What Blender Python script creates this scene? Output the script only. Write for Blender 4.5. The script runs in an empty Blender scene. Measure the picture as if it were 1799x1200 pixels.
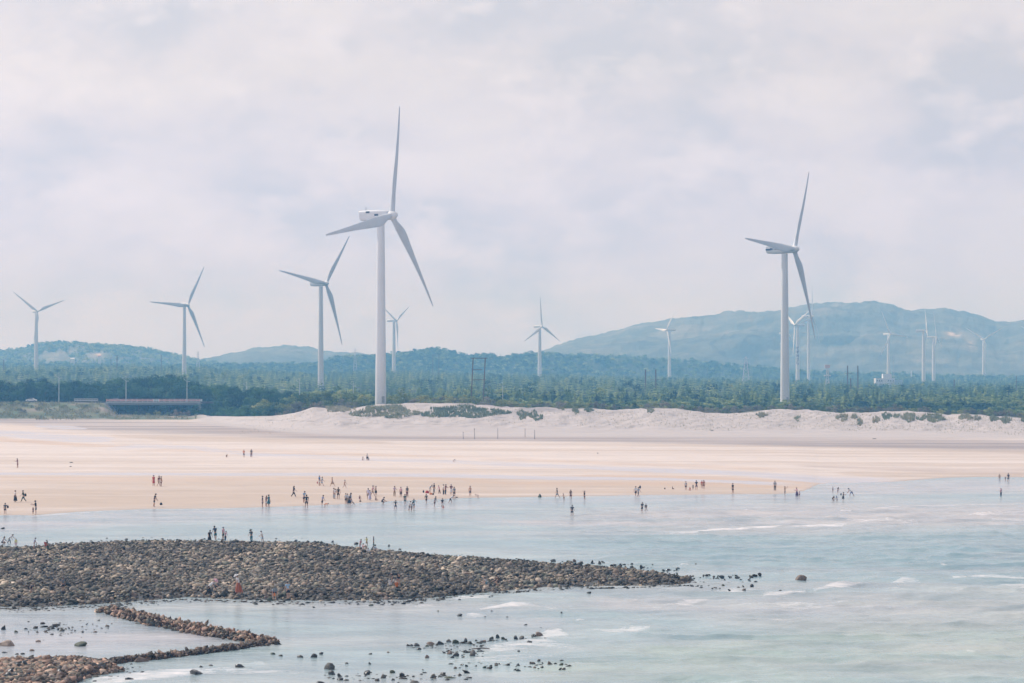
import bpy, math, random
import numpy as np
from mathutils import Vector, Matrix

scene = bpy.context.scene
COL = scene.collection
R = math.radians

# ------------------------------------------------------------------ camera
CAM_H = 18.3
FPX = 4500.0                     # focal length in pixels of the 1799 px wide photograph
PITCH = math.atan(70.0 / FPX)
cam_data = bpy.data.cameras.new("camera")
cam_data.sensor_width = 36.0
cam_data.lens = 36.0 * FPX / 1799.0
cam_data.clip_start = 1.0
cam_data.clip_end = 30000.0
cam = bpy.data.objects.new("camera", cam_data)
COL.objects.link(cam)
cam.location = (0, 0, CAM_H)
cam.rotation_euler = (math.pi / 2 + PITCH, 0, 0)
scene.camera = cam

# ------------------------------------------------------------------ world, sun, exposure
HAZE_K = 2.7e-4
SUN_EL, SUN_AZ = 46.0, -56.0      # azimuth from +Y towards +X; sun high, to the left and a little beyond
world = bpy.data.worlds.new("World")
scene.world = world
world.use_nodes = True
wn, wl = world.node_tree.nodes, world.node_tree.links
wn.clear()
w_out = wn.new('ShaderNodeOutputWorld')
w_bg = wn.new('ShaderNodeBackground')
w_bg.inputs['Strength'].default_value = 0.1
w_sky = wn.new('ShaderNodeTexSky')
w_sky.sky_type = 'NISHITA'
w_sky.sun_disc = False
w_sky.sun_elevation = R(SUN_EL)
w_sky.sun_rotation = R(SUN_AZ)
w_sky.dust_density = 2.0
w_tc = wn.new('ShaderNodeTexCoord')
w_map = wn.new('ShaderNodeMapping')
w_map.inputs['Scale'].default_value = (1.0, 1.0, 1.9)
w_map.inputs['Location'].default_value = (3.15, 0.4, 0.62)
w_n1 = wn.new('ShaderNodeTexNoise')
w_n1.inputs['Scale'].default_value = 10.0
w_n1.inputs['Detail'].default_value = 7.0
w_n1.inputs['Roughness'].default_value = 0.55
w_n1.inputs['Distortion'].default_value = 0.12
w_n2 = wn.new('ShaderNodeTexNoise')
w_n2.inputs['Scale'].default_value = 30.0
w_n2.inputs['Detail'].default_value = 8.0
w_n2.inputs['Roughness'].default_value = 0.55
w_n2.inputs['Distortion'].default_value = 0.15
w_r1 = wn.new('ShaderNodeValToRGB')
cr = w_r1.color_ramp
cr.elements[0].position = 0.40
cr.elements[0].color = (0.635, 0.630, 0.690, 1)
cr.elements[1].position = 0.60
cr.elements[1].color = (0.81, 0.765, 0.775, 1)
e = cr.elements.new(0.50)
e.color = (0.745, 0.708, 0.748, 1)
w_r2 = wn.new('ShaderNodeValToRGB')
cr = w_r2.color_ramp
cr.elements[0].position = 0.50
cr.elements[0].color = (0, 0, 0, 1)
cr.elements[1].position = 0.68
cr.elements[1].color = (0.9, 0.9, 0.9, 1)
w_mixp = wn.new('ShaderNodeMixRGB')
w_mixp.inputs['Color2'].default_value = (0.84, 0.79, 0.815, 1)
w_scale = wn.new('ShaderNodeMixRGB')
w_scale.blend_type = 'MULTIPLY'
w_scale.inputs['Fac'].default_value = 1.0
w_scale.inputs['Color2'].default_value = (10, 10, 10, 1)
w_mix = wn.new('ShaderNodeMixRGB')
w_mix.inputs['Fac'].default_value = 0.93
wl.new(w_tc.outputs['Generated'], w_map.inputs['Vector'])
wl.new(w_map.outputs['Vector'], w_n1.inputs['Vector'])
wl.new(w_map.outputs['Vector'], w_n2.inputs['Vector'])
wl.new(w_n1.outputs['Fac'], w_r1.inputs['Fac'])
wl.new(w_n2.outputs['Fac'], w_r2.inputs['Fac'])
wl.new(w_r2.outputs['Color'], w_mixp.inputs['Fac'])
wl.new(w_r1.outputs['Color'], w_mixp.inputs['Color1'])
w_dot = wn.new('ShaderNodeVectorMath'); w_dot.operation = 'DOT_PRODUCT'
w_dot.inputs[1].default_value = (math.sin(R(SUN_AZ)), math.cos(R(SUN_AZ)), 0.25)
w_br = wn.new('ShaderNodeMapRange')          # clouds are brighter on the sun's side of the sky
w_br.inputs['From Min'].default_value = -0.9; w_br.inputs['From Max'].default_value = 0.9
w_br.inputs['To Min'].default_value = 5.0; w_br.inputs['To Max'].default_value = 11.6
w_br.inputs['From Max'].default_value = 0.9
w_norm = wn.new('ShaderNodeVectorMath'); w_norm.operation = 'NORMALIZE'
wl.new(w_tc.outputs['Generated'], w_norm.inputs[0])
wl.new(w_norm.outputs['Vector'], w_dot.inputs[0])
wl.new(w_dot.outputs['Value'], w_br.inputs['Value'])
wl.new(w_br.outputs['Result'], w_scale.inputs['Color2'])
w_sep = wn.new('ShaderNodeSeparateXYZ'); wl.new(w_norm.outputs['Vector'], w_sep.inputs['Vector'])
w_hr = wn.new('ShaderNodeValToRGB')          # air near the horizon: a little bluer
w_hr.color_ramp.elements[0].position = 0.0; w_hr.color_ramp.elements[0].color = (0.86, 0.96, 1.35, 1)
w_hr.color_ramp.elements[1].position = 0.12; w_hr.color_ramp.elements[1].color = (1, 1, 1, 1)
wl.new(w_sep.outputs['Z'], w_hr.inputs['Fac'])
w_hm = wn.new('ShaderNodeMixRGB'); w_hm.blend_type = 'MULTIPLY'; w_hm.inputs['Fac'].default_value = 1.0
wl.new(w_mixp.outputs['Color'], w_hm.inputs['Color1']); wl.new(w_hr.outputs['Color'], w_hm.inputs['Color2'])
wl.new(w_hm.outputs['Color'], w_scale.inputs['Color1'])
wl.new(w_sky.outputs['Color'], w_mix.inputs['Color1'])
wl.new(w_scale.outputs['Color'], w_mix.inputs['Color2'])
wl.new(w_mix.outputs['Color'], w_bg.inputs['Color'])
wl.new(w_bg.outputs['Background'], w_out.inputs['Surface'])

sun_data = bpy.data.lights.new("sun", 'SUN')
sun_data.energy = 3.4
sun_data.angle = R(6.0)
sun_data.color = (1.0, 0.965, 0.935)
sun = bpy.data.objects.new("sun", sun_data)
COL.objects.link(sun)
sd = Vector((math.sin(R(SUN_AZ)) * math.cos(R(SUN_EL)), math.cos(R(SUN_AZ)) * math.cos(R(SUN_EL)), math.sin(R(SUN_EL))))
sun.rotation_euler = sd.to_track_quat('Z', 'Y').to_euler()
sun.location = (-100, 100, 400)

scene.view_settings.view_transform = 'Standard'
scene.view_settings.look = 'None'
scene.view_settings.gamma = 1.0
scene.view_settings.exposure = 0.0
try:
    scene.cycles.volume_bounces = 2
    scene.cycles.max_bounces = 8
except Exception:
    pass

# ------------------------------------------------------------------ small maths helpers
CP, SP = math.cos(PITCH), math.sin(PITCH)


def ray(px, py):
    """direction of the sight line through photograph pixel (1799x1200), scaled to unit depth along +Y"""
    px = np.asarray(px, float); py = np.asarray(py, float)
    a = (px - 899.5) / FPX
    b = (600.0 - py) / FPX
    dy = CP - SP * b
    dz = SP + CP * b
    return a / dy, dz / dy


def proj(x, y, z):
    """world -> photograph pixel"""
    zz = z - CAM_H
    f = CP * y + SP * zz
    u = -SP * y + CP * zz
    return 899.5 + FPX * x / f, 600.0 - FPX * u / f


def at(px, py, d):
    tx, tz = ray(px, py)
    return Vector((float(tx) * d, d, CAM_H + float(tz) * d))


def hash2(ix, iy, seed):
    h = (ix.astype(np.int64) * 374761393 + iy.astype(np.int64) * 668265263 + seed * 1442695041) & 0x7fffffff
    h = (h ^ (h >> 13)) * 1274126177 & 0x7fffffff
    return ((h ^ (h >> 16)) & 0xffff) / 65535.0


def vnoise(x, y, seed=0):
    ix = np.floor(x); iy = np.floor(y)
    fx = x - ix; fy = y - iy
    fx = fx * fx * (3 - 2 * fx); fy = fy * fy * (3 - 2 * fy)
    a = hash2(ix, iy, seed); b = hash2(ix + 1, iy, seed)
    c = hash2(ix, iy + 1, seed); d = hash2(ix + 1, iy + 1, seed)
    return (a * (1 - fx) + b * fx) * (1 - fy) + (c * (1 - fx) + d * fx) * fy


def fbm(x, y, seed=0, octv=4):
    s = 0.0; amp = 0.5; t = 0.0
    x = np.asarray(x, float); y = np.asarray(y, float)
    for k in range(octv):
        s = s + amp * (vnoise(x * 2 ** k, y * 2 ** k, seed + k * 17) - 0.5)
        t += amp; amp *= 0.5
    return s / t * 2.0          # about -1..1


def sstep(a, b, x):
    t = np.clip((x - a) / (b - a), 0, 1)
    return t * t * (3 - 2 * t)


def ip(x, table):
    return np.interp(x, [p[0] for p in table], [p[1] for p in table])


# ------------------------------------------------------------------ mesh / object helpers
def link(o, parent=None):
    COL.objects.link(o)
    if parent is not None:
        o.parent = parent
    return o


def tag(o, label=None, cat=None, group=None, kind=None):
    if label: o['label'] = label
    if cat: o['category'] = cat
    if group: o['group'] = group
    if kind: o['kind'] = kind
    return o


def empty(name, loc=(0, 0, 0), rz=0.0):
    o = bpy.data.objects.new(name, None)
    o.empty_display_size = 1.0
    o.location = loc
    o.rotation_euler = (0, 0, rz)
    COL.objects.link(o)
    return o


def np_mesh(name, V, F, mat=None, smooth=False, colors=None, attrs=None):
    """V (n,3), F (m,3) or (m,4) arrays"""
    me = bpy.data.meshes.new(name)
    V = np.asarray(V, np.float32); F = np.asarray(F, np.int32)
    n, m, k = len(V), len(F), F.shape[1]
    me.vertices.add(n); me.vertices.foreach_set('co', V.ravel())
    me.loops.add(m * k); me.loops.foreach_set('vertex_index', F.ravel())
    me.polygons.add(m)
    me.polygons.foreach_set('loop_start', np.arange(0, m * k, k, dtype=np.int32))
    try:
        me.polygons.foreach_set('loop_total', np.full(m, k, np.int32))
    except Exception:
        pass
    if smooth:
        me.polygons.foreach_set('use_smooth', np.ones(m, bool))
    if colors is not None:
        c = np.ones((n, 4), np.float32); c[:, :3] = colors
        at_ = me.color_attributes.new('Col', 'FLOAT_COLOR', 'POINT')
        at_.data.foreach_set('color', c.ravel())
    for an, av in (attrs or {}).items():
        a_ = me.attributes.new(an, 'FLOAT', 'POINT')
        a_.data.foreach_set('value', np.asarray(av, np.float32).ravel())
    me.update(calc_edges=True)
    me.validate()
    if mat: me.materials.append(mat)
    return me


class MB:
    """collects simple shapes and builds them as ONE mesh"""
    def __init__(self):
        self.v = []; self.f = []

    def add(self, vs, fs):
        o = len(self.v)
        self.v += [tuple(p) for p in vs]
        self.f += [tuple(i + o for i in f) for f in fs]

    def box(self, x0, x1, y0, y1, z0, z1):
        vs = [(x0, y0, z0), (x1, y0, z0), (x1, y1, z0), (x0, y1, z0), (x0, y0, z1), (x1, y0, z1), (x1, y1, z1), (x0, y1, z1)]
        self.add(vs, [(0, 3, 2, 1), (4, 5, 6, 7), (0, 1, 5, 4), (1, 2, 6, 5), (2, 3, 7, 6), (3, 0, 4, 7)])

    def tube(self, a, b, r0, r1=None, n=8):
        if r1 is None: r1 = r0
        a = Vector(a); b = Vector(b)
        d = (b - a).normalized()
        u = d.orthogonal().normalized(); w = d.cross(u)
        vs = []
        for p, r in ((a, r0), (b, r1)):
            for i in range(n):
                t = 2 * math.pi * i / n
                vs.append(p + (u * math.cos(t) + w * math.sin(t)) * r)
        fs = [(i, (i + 1) % n, n + (i + 1) % n, n + i) for i in range(n)]
        fs += [tuple(reversed(range(n))), tuple(range(n, 2 * n))]
        self.add(vs, fs)

    def loft(self, rings, cap=True, closed=True):
        n = len(rings[0])
        vs = [p for r in rings for p in r]
        fs = []
        for k in range(len(rings) - 1):
            for i in range(n if closed else n - 1):
                j = (i + 1) % n
                fs.append((k * n + i, k * n + j, (k + 1) * n + j, (k + 1) * n + i))
        if cap:
            fs.append(tuple(reversed(range(n))))
            fs.append(tuple((len(rings) - 1) * n + i for i in range(n)))
        self.add(vs, fs)

    def lathe(self, prof, n=24, axis='z', centre=(0, 0, 0)):
        rings = []
        for r, h in prof:
            ring = []
            for i in range(n):
                t = 2 * math.pi * i / n
                if axis == 'z': p = (r * math.cos(t), r * math.sin(t), h)
                else: p = (h, r * math.cos(t), r * math.sin(t))      # axis x
                ring.append((p[0] + centre[0], p[1] + centre[1], p[2] + centre[2]))
            rings.append(ring)
        self.loft(rings)

    def mesh(self, name, mat=None, smooth=False):
        me = bpy.data.meshes.new(name)
        me.from_pydata([tuple(p) for p in self.v], [], self.f)
        me.update()
        if mat: me.materials.append(mat)
        if smooth:
            me.polygons.foreach_set('use_smooth', [True] * len(me.polygons))
            try: me.set_sharp_from_angle(angle=R(40))
            except Exception: pass
        return me

    def build(self, name, mat=None, parent=None, smooth=False):
        o = bpy.data.objects.new(name, self.mesh(name, mat, smooth))
        return link(o, parent)


def copy_thing(root, loc, rz=0.0, scale=1.0):
    """a copy of a thing, its parts and sub-parts (mesh data shared)"""
    r = root.copy(); COL.objects.link(r)
    r.location = loc; r.rotation_euler = (0, 0, rz)
    r.scale = (scale,) * 3 if not hasattr(scale, '__len__') else scale
    for ch in list(root.children):
        c = ch.copy(); COL.objects.link(c); c.parent = r
        for g in ch.children:
            d = g.copy(); COL.objects.link(d); d.parent = c
    return r


# ------------------------------------------------------------------ materials
MATS = {}


def mat_base(name):
    m = bpy.data.materials.new(name)
    m.use_nodes = True
    nt = m.node_tree
    b = nt.nodes['Principled BSDF']
    return m, nt, b


def N(nt, typ, **kw):
    n = nt.nodes.new(typ)
    for k, v in kw.items():
        if k in n.inputs.keys(): n.inputs[k].default_value = v
        else: setattr(n, k, v)
    return n


def plain(name, col, rough=0.7, var=0.12, scale=3.0, metal=0.0, bump=0.0, coords='Object'):
    """painted / cloth / concrete surface with a little procedural unevenness"""
    if name in MATS: return MATS[name]
    m, nt, b = mat_base(name)
    tc = N(nt, 'ShaderNodeTexCoord')
    nz = N(nt, 'ShaderNodeTexNoise', Scale=scale, Detail=5.0, Roughness=0.6)
    nt.links.new(tc.outputs[coords], nz.inputs['Vector'])
    rp = N(nt, 'ShaderNodeValToRGB')
    rp.color_ramp.elements[0].position = 0.3
    rp.color_ramp.elements[1].position = 0.7
    rp.color_ramp.elements[0].color = tuple(c * (1 - var) for c in col) + (1,)
    rp.color_ramp.elements[1].color = tuple(min(1, c * (1 + var * 0.6)) for c in col) + (1,)
    nt.links.new(nz.outputs['Fac'], rp.inputs['Fac'])
    nt.links.new(rp.outputs['Color'], b.inputs['Base Color'])
    b.inputs['Roughness'].default_value = rough
    b.inputs['Metallic'].default_value = metal
    if bump:
        bp = N(nt, 'ShaderNodeBump', Strength=bump, Distance=0.05)
        nt.links.new(nz.outputs['Fac'], bp.inputs['Height'])
        nt.links.new(bp.outputs['Normal'], b.inputs['Normal'])
    MATS[name] = m
    return m


def foliage(name, c0, c1, c2, scale=0.6, obj_random=True, attr=False):
    m, nt, b = mat_base(name)
    tc = N(nt, 'ShaderNodeTexCoord')
    geo = N(nt, 'ShaderNodeNewGeometry')
    nz = N(nt, 'ShaderNodeTexNoise', Scale=scale, Detail=4.0, Roughness=0.65)
    nt.links.new(geo.outputs['Position'], nz.inputs['Vector'])
    rp = N(nt, 'ShaderNodeValToRGB')
    rp.color_ramp.elements[0].position = 0.33
    rp.color_ramp.elements[0].color = c0 + (1,)
    rp.color_ramp.elements[1].position = 0.68
    rp.color_ramp.elements[1].color = c2 + (1,)
    e = rp.color_ramp.elements.new(0.5); e.color = c1 + (1,)
    add = N(nt, 'ShaderNodeMath', operation='ADD')
    if attr:
        at_ = N(nt, 'ShaderNodeAttribute', attribute_name='tint')
        src = at_.outputs['Fac']
    elif obj_random:
        oi = N(nt, 'ShaderNodeObjectInfo')
        src = oi.outputs['Random']
    ma = N(nt, 'ShaderNodeMath', operation='MULTIPLY_ADD')
    ma.inputs[1].default_value = 0.34
    ma.inputs[2].default_value = -0.17
    nt.links.new(src, ma.inputs[0])
    nt.links.new(nz.outputs['Fac'], add.inputs[0])
    nt.links.new(ma.outputs['Value'], add.inputs[1])
    nt.links.new(add.outputs['Value'], rp.inputs['Fac'])
    nt.links.new(rp.outputs['Color'], b.inputs['Base Color'])
    b.inputs['Roughness'].default_value = 0.75
    b.inputs['Specular IOR Level'].default_value = 0.25
    tr = N(nt, 'ShaderNodeBsdfTranslucent')
    nt.links.new(rp.outputs['Color'], tr.inputs['Color'])
    mx = N(nt, 'ShaderNodeMixShader', Fac=0.35)
    nt.links.new(b.outputs['BSDF'], mx.inputs[1]); nt.links.new(tr.outputs['BSDF'], mx.inputs[2])
    nt.links.new(mx.outputs['Shader'], nt.nodes['Material Output'].inputs['Surface'])
    return m


def stone_mat(name, attr=True, base=(0.2, 0.19, 0.17), wet=False):
    m, nt, b = mat_base(name)
    geo = N(nt, 'ShaderNodeNewGeometry')
    nz = N(nt, 'ShaderNodeTexNoise', Scale=5.0, Detail=6.0, Roughness=0.7)
    nt.links.new(geo.outputs['Position'], nz.inputs['Vector'])
    rp = N(nt, 'ShaderNodeValToRGB')
    rp.color_ramp.elements[0].position = 0.32; rp.color_ramp.elements[0].color = (0.55, 0.55, 0.55, 1)
    rp.color_ramp.elements[1].position = 0.70; rp.color_ramp.elements[1].color = (1.25, 1.25, 1.25, 1)
    nt.links.new(nz.outputs['Fac'], rp.inputs['Fac'])
    mul = N(nt, 'ShaderNodeMixRGB', blend_type='MULTIPLY', Fac=1.0)
    if attr:
        a_ = N(nt, 'ShaderNodeAttribute', attribute_name='Col')
        nt.links.new(a_.outputs['Color'], mul.inputs['Color1'])
    else:
        mul.inputs['Color1'].default_value = base + (1,)
    nt.links.new(rp.outputs['Color'], mul.inputs['Color2'])
    nt.links.new(mul.outputs['Color'], b.inputs['Base Color'])
    b.inputs['Roughness'].default_value = 0.35 if wet else 0.75
    bp = N(nt, 'ShaderNodeBump', Strength=0.5, Distance=0.05)
    nt.links.new(nz.outputs['Fac'], bp.inputs['Height'])
    nt.links.new(bp.outputs['Normal'], b.inputs['Normal'])
    return m

# ------------------------------------------------------------------ terrain as a height function
def Dof(py):                     # distance at which sea level is seen in row py
    return CAM_H * FPX / (np.asarray(py, float) - 670.0)


SHORE = [(-1500, 905), (0, 905), (60, 905), (150, 898), (260, 894), (380, 893), (500, 890), (600, 886), (690, 880), (760, 877),
         (830, 874), (960, 873), (1100, 870), (1280, 868), (1360, 868), (1395, 866), (1412, 862), (1424, 857), (1436, 851), (1462, 848), (1500, 848),
         (1560, 847), (1610, 843), (1660, 839), (1720, 838), (1900, 839), (3300, 839)]
FOOT_D = [(-1500, 955), (330, 955), (420, 880), (500, 820), (600, 785), (1100, 775), (1900, 770), (3300, 770)]
FOOT_Z = [(-1500, 3.9), (330, 3.9), (500, 3.2), (700, 2.8), (1900, 2.4), (3300, 2.4)]
CREST_D = [(-1500, 1000), (352, 1000), (400, 930), (460, 885), (520, 860), (620, 872), (760, 872), (1000, 855), (1900, 848), (3300, 848)]
CREST_PY = [(-1500, 707), (140, 707), (183, 708), (206, 729), (335, 731), (352, 728), (370, 731), (420, 732), (480, 731), (515, 727), (550, 718),
            (585, 716), (620, 719), (645, 714), (665, 711.5), (700, 711), (730, 710), (780, 712), (805, 714.5), (830, 713), (850, 717),
            (900, 716), (935, 717), (960, 716), (985, 717), (1040, 719), (1090, 723), (1130, 719), (1155, 717), (1190, 720), (1240, 725.5),
            (1280, 726), (1320, 722.5), (1360, 721), (1400, 722), (1440, 723), (1480, 726), (1510, 727), (1550, 724.5), (1600, 725),
            (1640, 728), (1665, 732), (1690, 728), (1740, 731), (1799, 735), (1900, 733), (3300, 730)]
TREE_A = [(-1500, 640), (0, 640), (330, 642), (560, 655), (700, 648), (800, 655), (950, 657), (1175, 663), (1400, 668), (1560, 672), (1799, 673), (3300, 672)]
TREE_B = [(-1500, 622), (300, 640), (560, 636), (600, 624), (640, 622), (700, 618), (765, 610), (800, 617), (830, 623), (860, 619),
          (885, 626), (920, 619), (960, 618), (1010, 622), (1100, 622), (1200, 629), (1300, 640), (1400, 648), (1500, 653), (1640, 657), (1799, 662), (3300, 664)]


def ground_z(x, y):
    x = np.asarray(x, float); y = np.asarray(y, float)
    u = 899.5 + FPX * x / np.maximum(y, 1.0)
    dsh = Dof(ip(u, SHORE))
    df, zf = ip(u, FOOT_D), ip(u, FOOT_Z)
    dc = ip(u, CREST_D)
    zc = CAM_H - (ip(u, CREST_PY) - 670) * dc / FPX
    left = 1 - sstep(345, 400, u)
    zA = CAM_H - (ip(u, TREE_A) - 670) * 2400 / FPX - 6.5
    zB = CAM_H - (ip(u, TREE_B) - 670) * 3500 / FPX - 6.5
    creek = sstep(183, 206, u) * (1 - sstep(335, 365, u))
    D = [dsh, df, dc, dc + 14, np.maximum(dc + 45, 1022 * left), np.full_like(u, 1100.), np.full_like(u, 1350.), np.full_like(u, 2400.),
         np.full_like(u, 3250.), np.full_like(u, 3500.), np.full_like(u, 4200.), np.full_like(u, 9000.)]
    z4 = np.where(left > 0.5, np.minimum(zc, 8.0), np.minimum(zc - 1.5, 8.2))
    zmid = 8.2 * np.ones_like(u) - 1.5 * creek
    Z = [0 * u, zf, zc, zc - 0.1, z4, zmid, 9.2 + 0 * u, zA, np.maximum(zA, 14) + 3, zB, zB - 12, 20 + 0 * u]
    z = np.clip((y - dsh) * 0.0075, -1.6, 0)
    for k in range(len(D) - 1):
        m = (y >= D[k]) & (y < D[k + 1])
        f = (y - D[k]) / np.maximum(D[k + 1] - D[k], 1e-3)
        if k in (1, 2): f = f ** 1.0
        zz = Z[k] + (Z[k + 1] - Z[k]) * f
        z = np.where(m, zz, z)
    z = np.where(y >= 9000, 20, z)
    # wind-shaped bumps on the dune face
    face = sstep(0, 25, y - df) * (1 - sstep(-2, 30, y - dc)) * (1 - left)
    b = fbm(x / 9.0, y / 16.0, 5, 5) * 1.5 + fbm((x + 0.4 * y) / 26.0, y / 60.0, 9, 3) * 1.1
    z = z + face * sstep(430, 600, u) * (b * 0.7 + fbm((x - 0.5 * y) / 3.2, y / 7.0, 8, 3) * 0.45)
    inl = sstep(10, 120, y - dc) * (y > dc + 20)
    z = z + inl * fbm(x / 60.0, y / 60.0, 3, 3) * 1.3
    # the low stone spit and the pile at the near left
    mask = spit_mask(x, y)
    z = np.where(mask > 0, np.maximum(z, -0.35 + 0.75 * mask), z)
    return z


SPIT_TOP = [(-300, 963), (0, 962), (60, 961), (110, 956), (240, 950), (400, 951.5), (560, 954), (640, 966), (700, 970), (760, 976), (900, 985),
            (1000, 992), (1100, 1000), (1180, 1011), (1235, 1024)]
SPIT_BOT = [(-300, 1070), (0, 1068), (60, 1069), (120, 1066), (180, 1063), (240, 1058), (330, 1052), (440, 1056), (560, 1058), (700, 1056),
            (800, 1049), (870, 1041), (960, 1034), (1080, 1032), (1180, 1030), (1235, 1024.5)]
PILE_TOP = [(-300, 1163), (0, 1162), (60, 1160), (130, 1158), (180, 1164), (230, 1178)]
PILE_BOT = [(-300, 1320), (0, 1300), (60, 1262), (110, 1225), (135, 1200), (160, 1190), (200, 1184), (230, 1179)]


def spit_mask(x, y):
    u, v = 899.5 + FPX * x / np.maximum(y, 1.0), 670 + CAM_H * FPX / np.maximum(y, 1.0)
    out = np.zeros_like(u)
    for top, bot, lo, hi in ((SPIT_TOP, SPIT_BOT, -300, 1235), (PILE_TOP, PILE_BOT, -300, 230)):
        a, b = ip(u, top), ip(u, bot)
        e = np.minimum(v - a, (b - v) * 1.0) / 7.0
        e = np.where((u > lo) & (u < hi), e, -1)
        out = np.maximum(out, np.clip(e, 0, 1))
    return out


def hit(px, py, dmin=120.0, dmax=2600.0, water=False):
    """ground points seen through the given photo pixels (vectorised ray march)"""
    px = np.atleast_1d(np.asarray(px, float)); py = np.atleast_1d(np.asarray(py, float))
    tx, tz = ray(px, py)
    ds = np.geomspace(dmin, dmax, 420)
    res = np.full(px.shape, dmax); done = np.zeros(px.shape, bool)
    for i0 in range(0, len(px), 400):
        sl = slice(i0, i0 + 400)
        X_ = tx[sl, None] * ds[None]; Y_ = np.broadcast_to(ds[None], X_.shape)
        g_ = ground_z(X_.ravel(), Y_.ravel()).reshape(X_.shape)
        if water: g_ = np.maximum(g_, 0.0)
        gap = CAM_H + tz[sl, None] * ds[None] - g_
        below = gap <= 0
        k = below.argmax(1); ok = below.any(1); k = np.clip(k, 1, None)
        r_ = np.arange(len(k)); g0_, g1_ = gap[r_, k - 1], gap[r_, k]
        f = g0_ / np.maximum(g0_ - g1_, 1e-6)
        res[sl] = np.where(ok, ds[k - 1] + (ds[k] - ds[k - 1]) * np.clip(f, 0, 1), dmax); done[sl] = ok
    return np.stack([tx * res, res, ground_z(tx * res, res)], 1), done


# ------------------------------------------------------------------ strokes (colour patches of the sand and sea, fixed to the ground)
def stroke(u, v, pts, soft=0.45):
    xs = [p[0] for p in pts]
    yc = np.interp(u, xs, [p[1] for p in pts])
    hw = np.interp(u, xs, [p[2] for p in pts])
    m = 1 - sstep(1 - soft, 1 + soft, np.abs(v - yc) / np.maximum(hw, 0.05))
    span = max(8.0, (xs[-1] - xs[0]) * 0.06)
    m = m * sstep(xs[0] - 1, xs[0] + span, u) * (1 - sstep(xs[-1] - span, xs[-1] + 1, u))
    return m


def grid(u0, u1, nu, dl):
    us = np.linspace(u0, u1, nu)
    U, D_ = np.meshgrid(us, dl)
    X = (U - 899.5) / FPX * D_
    nu_, nd = len(us), len(dl)
    idx = np.arange(nu_ * nd).reshape(nd, nu_)
    F = np.stack([idx[:-1, :-1], idx[:-1, 1:], idx[1:, 1:], idx[1:, :-1]], -1).reshape(-1, 4)
    return U.ravel(), X.ravel(), D_.ravel(), F


def rows(py0, py1, step):
    """distances whose rows are evenly spaced in view"""
    n = int(abs(py1 - py0) / step) + 1
    return Dof(np.linspace(py0, py1, n))


# ---- sand material
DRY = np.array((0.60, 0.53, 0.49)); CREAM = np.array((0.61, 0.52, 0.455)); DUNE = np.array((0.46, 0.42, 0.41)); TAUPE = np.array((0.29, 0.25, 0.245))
TAN = np.array((0.475, 0.385, 0.315)); ORANGE = np.array((0.53, 0.40, 0.31)); SKY_FILM = np.array((0.50, 0.485, 0.53)); BED = np.array((0.30, 0.30, 0.28))
BROWN = np.array((0.37, 0.29, 0.25)); GRASS = np.array((0.13, 0.145, 0.085)); GREEN = np.array((0.045, 0.07, 0.035)); ROCKBED = np.array((0.05, 0.05, 0.045))
MAUVE = np.array((0.22, 0.19, 0.18))


def mixc(c, col, m):
    return c * (1 - m[:, None]) + np.asarray(col)[None, :] * m[:, None]


m_sand, nt, b = mat_base('sand')
a_ = N(nt, 'ShaderNodeAttribute', attribute_name='Col')
w_ = N(nt, 'ShaderNodeAttribute', attribute_name='wet')
geo = N(nt, 'ShaderNodeNewGeometry')
mp = N(nt, 'ShaderNodeMapping'); mp.inputs['Scale'].default_value = (0.10, 0.22, 0.3)
nz = N(nt, 'ShaderNodeTexNoise', Scale=1.0, Detail=8.0, Roughness=0.65)
nz2 = N(nt, 'ShaderNodeTexNoise', Scale=2.2, Detail=3.0, Roughness=0.6)
nt.links.new(geo.outputs['Position'], mp.inputs['Vector'])
nt.links.new(mp.outputs['Vector'], nz.inputs['Vector'])
nt.links.new(geo.outputs['Position'], nz2.inputs['Vector'])
rp = N(nt, 'ShaderNodeValToRGB')
rp.color_ramp.elements[0].position = 0.3; rp.color_ramp.elements[0].color = (0.88, 0.87, 0.86, 1)
rp.color_ramp.elements[1].position = 0.7; rp.color_ramp.elements[1].color = (1.07, 1.06, 1.05, 1)
nt.links.new(nz.outputs['Fac'], rp.inputs['Fac'])
mul = N(nt, 'ShaderNodeMixRGB', blend_type='MULTIPLY', Fac=1.0)
nt.links.new(a_.outputs['Color'], mul.inputs['Color1']); nt.links.new(rp.outputs['Color'], mul.inputs['Color2'])
nt.links.new(mul.outputs['Color'], b.inputs['Base Color'])
mr = N(nt, 'ShaderNodeMapRange')
mr.inputs['To Min'].default_value = 0.85; mr.inputs['To Max'].default_value = 0.38
nt.links.new(w_.outputs['Fac'], mr.inputs['Value']); nt.links.new(mr.outputs['Result'], b.inputs['Roughness'])
bp = N(nt, 'ShaderNodeBump', Distance=0.06)
sb = N(nt, 'ShaderNodeMath', operation='MULTIPLY_ADD'); sb.inputs[1].default_value = -0.28; sb.inputs[2].default_value = 0.30
nt.links.new(w_.outputs['Fac'], sb.inputs[0]); nt.links.new(sb.outputs['Value'], bp.inputs['Strength'])
nt.links.new(nz2.outputs['Fac'], bp.inputs['Height']); nt.links.new(bp.outputs['Normal'], b.inputs['Normal'])

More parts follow.
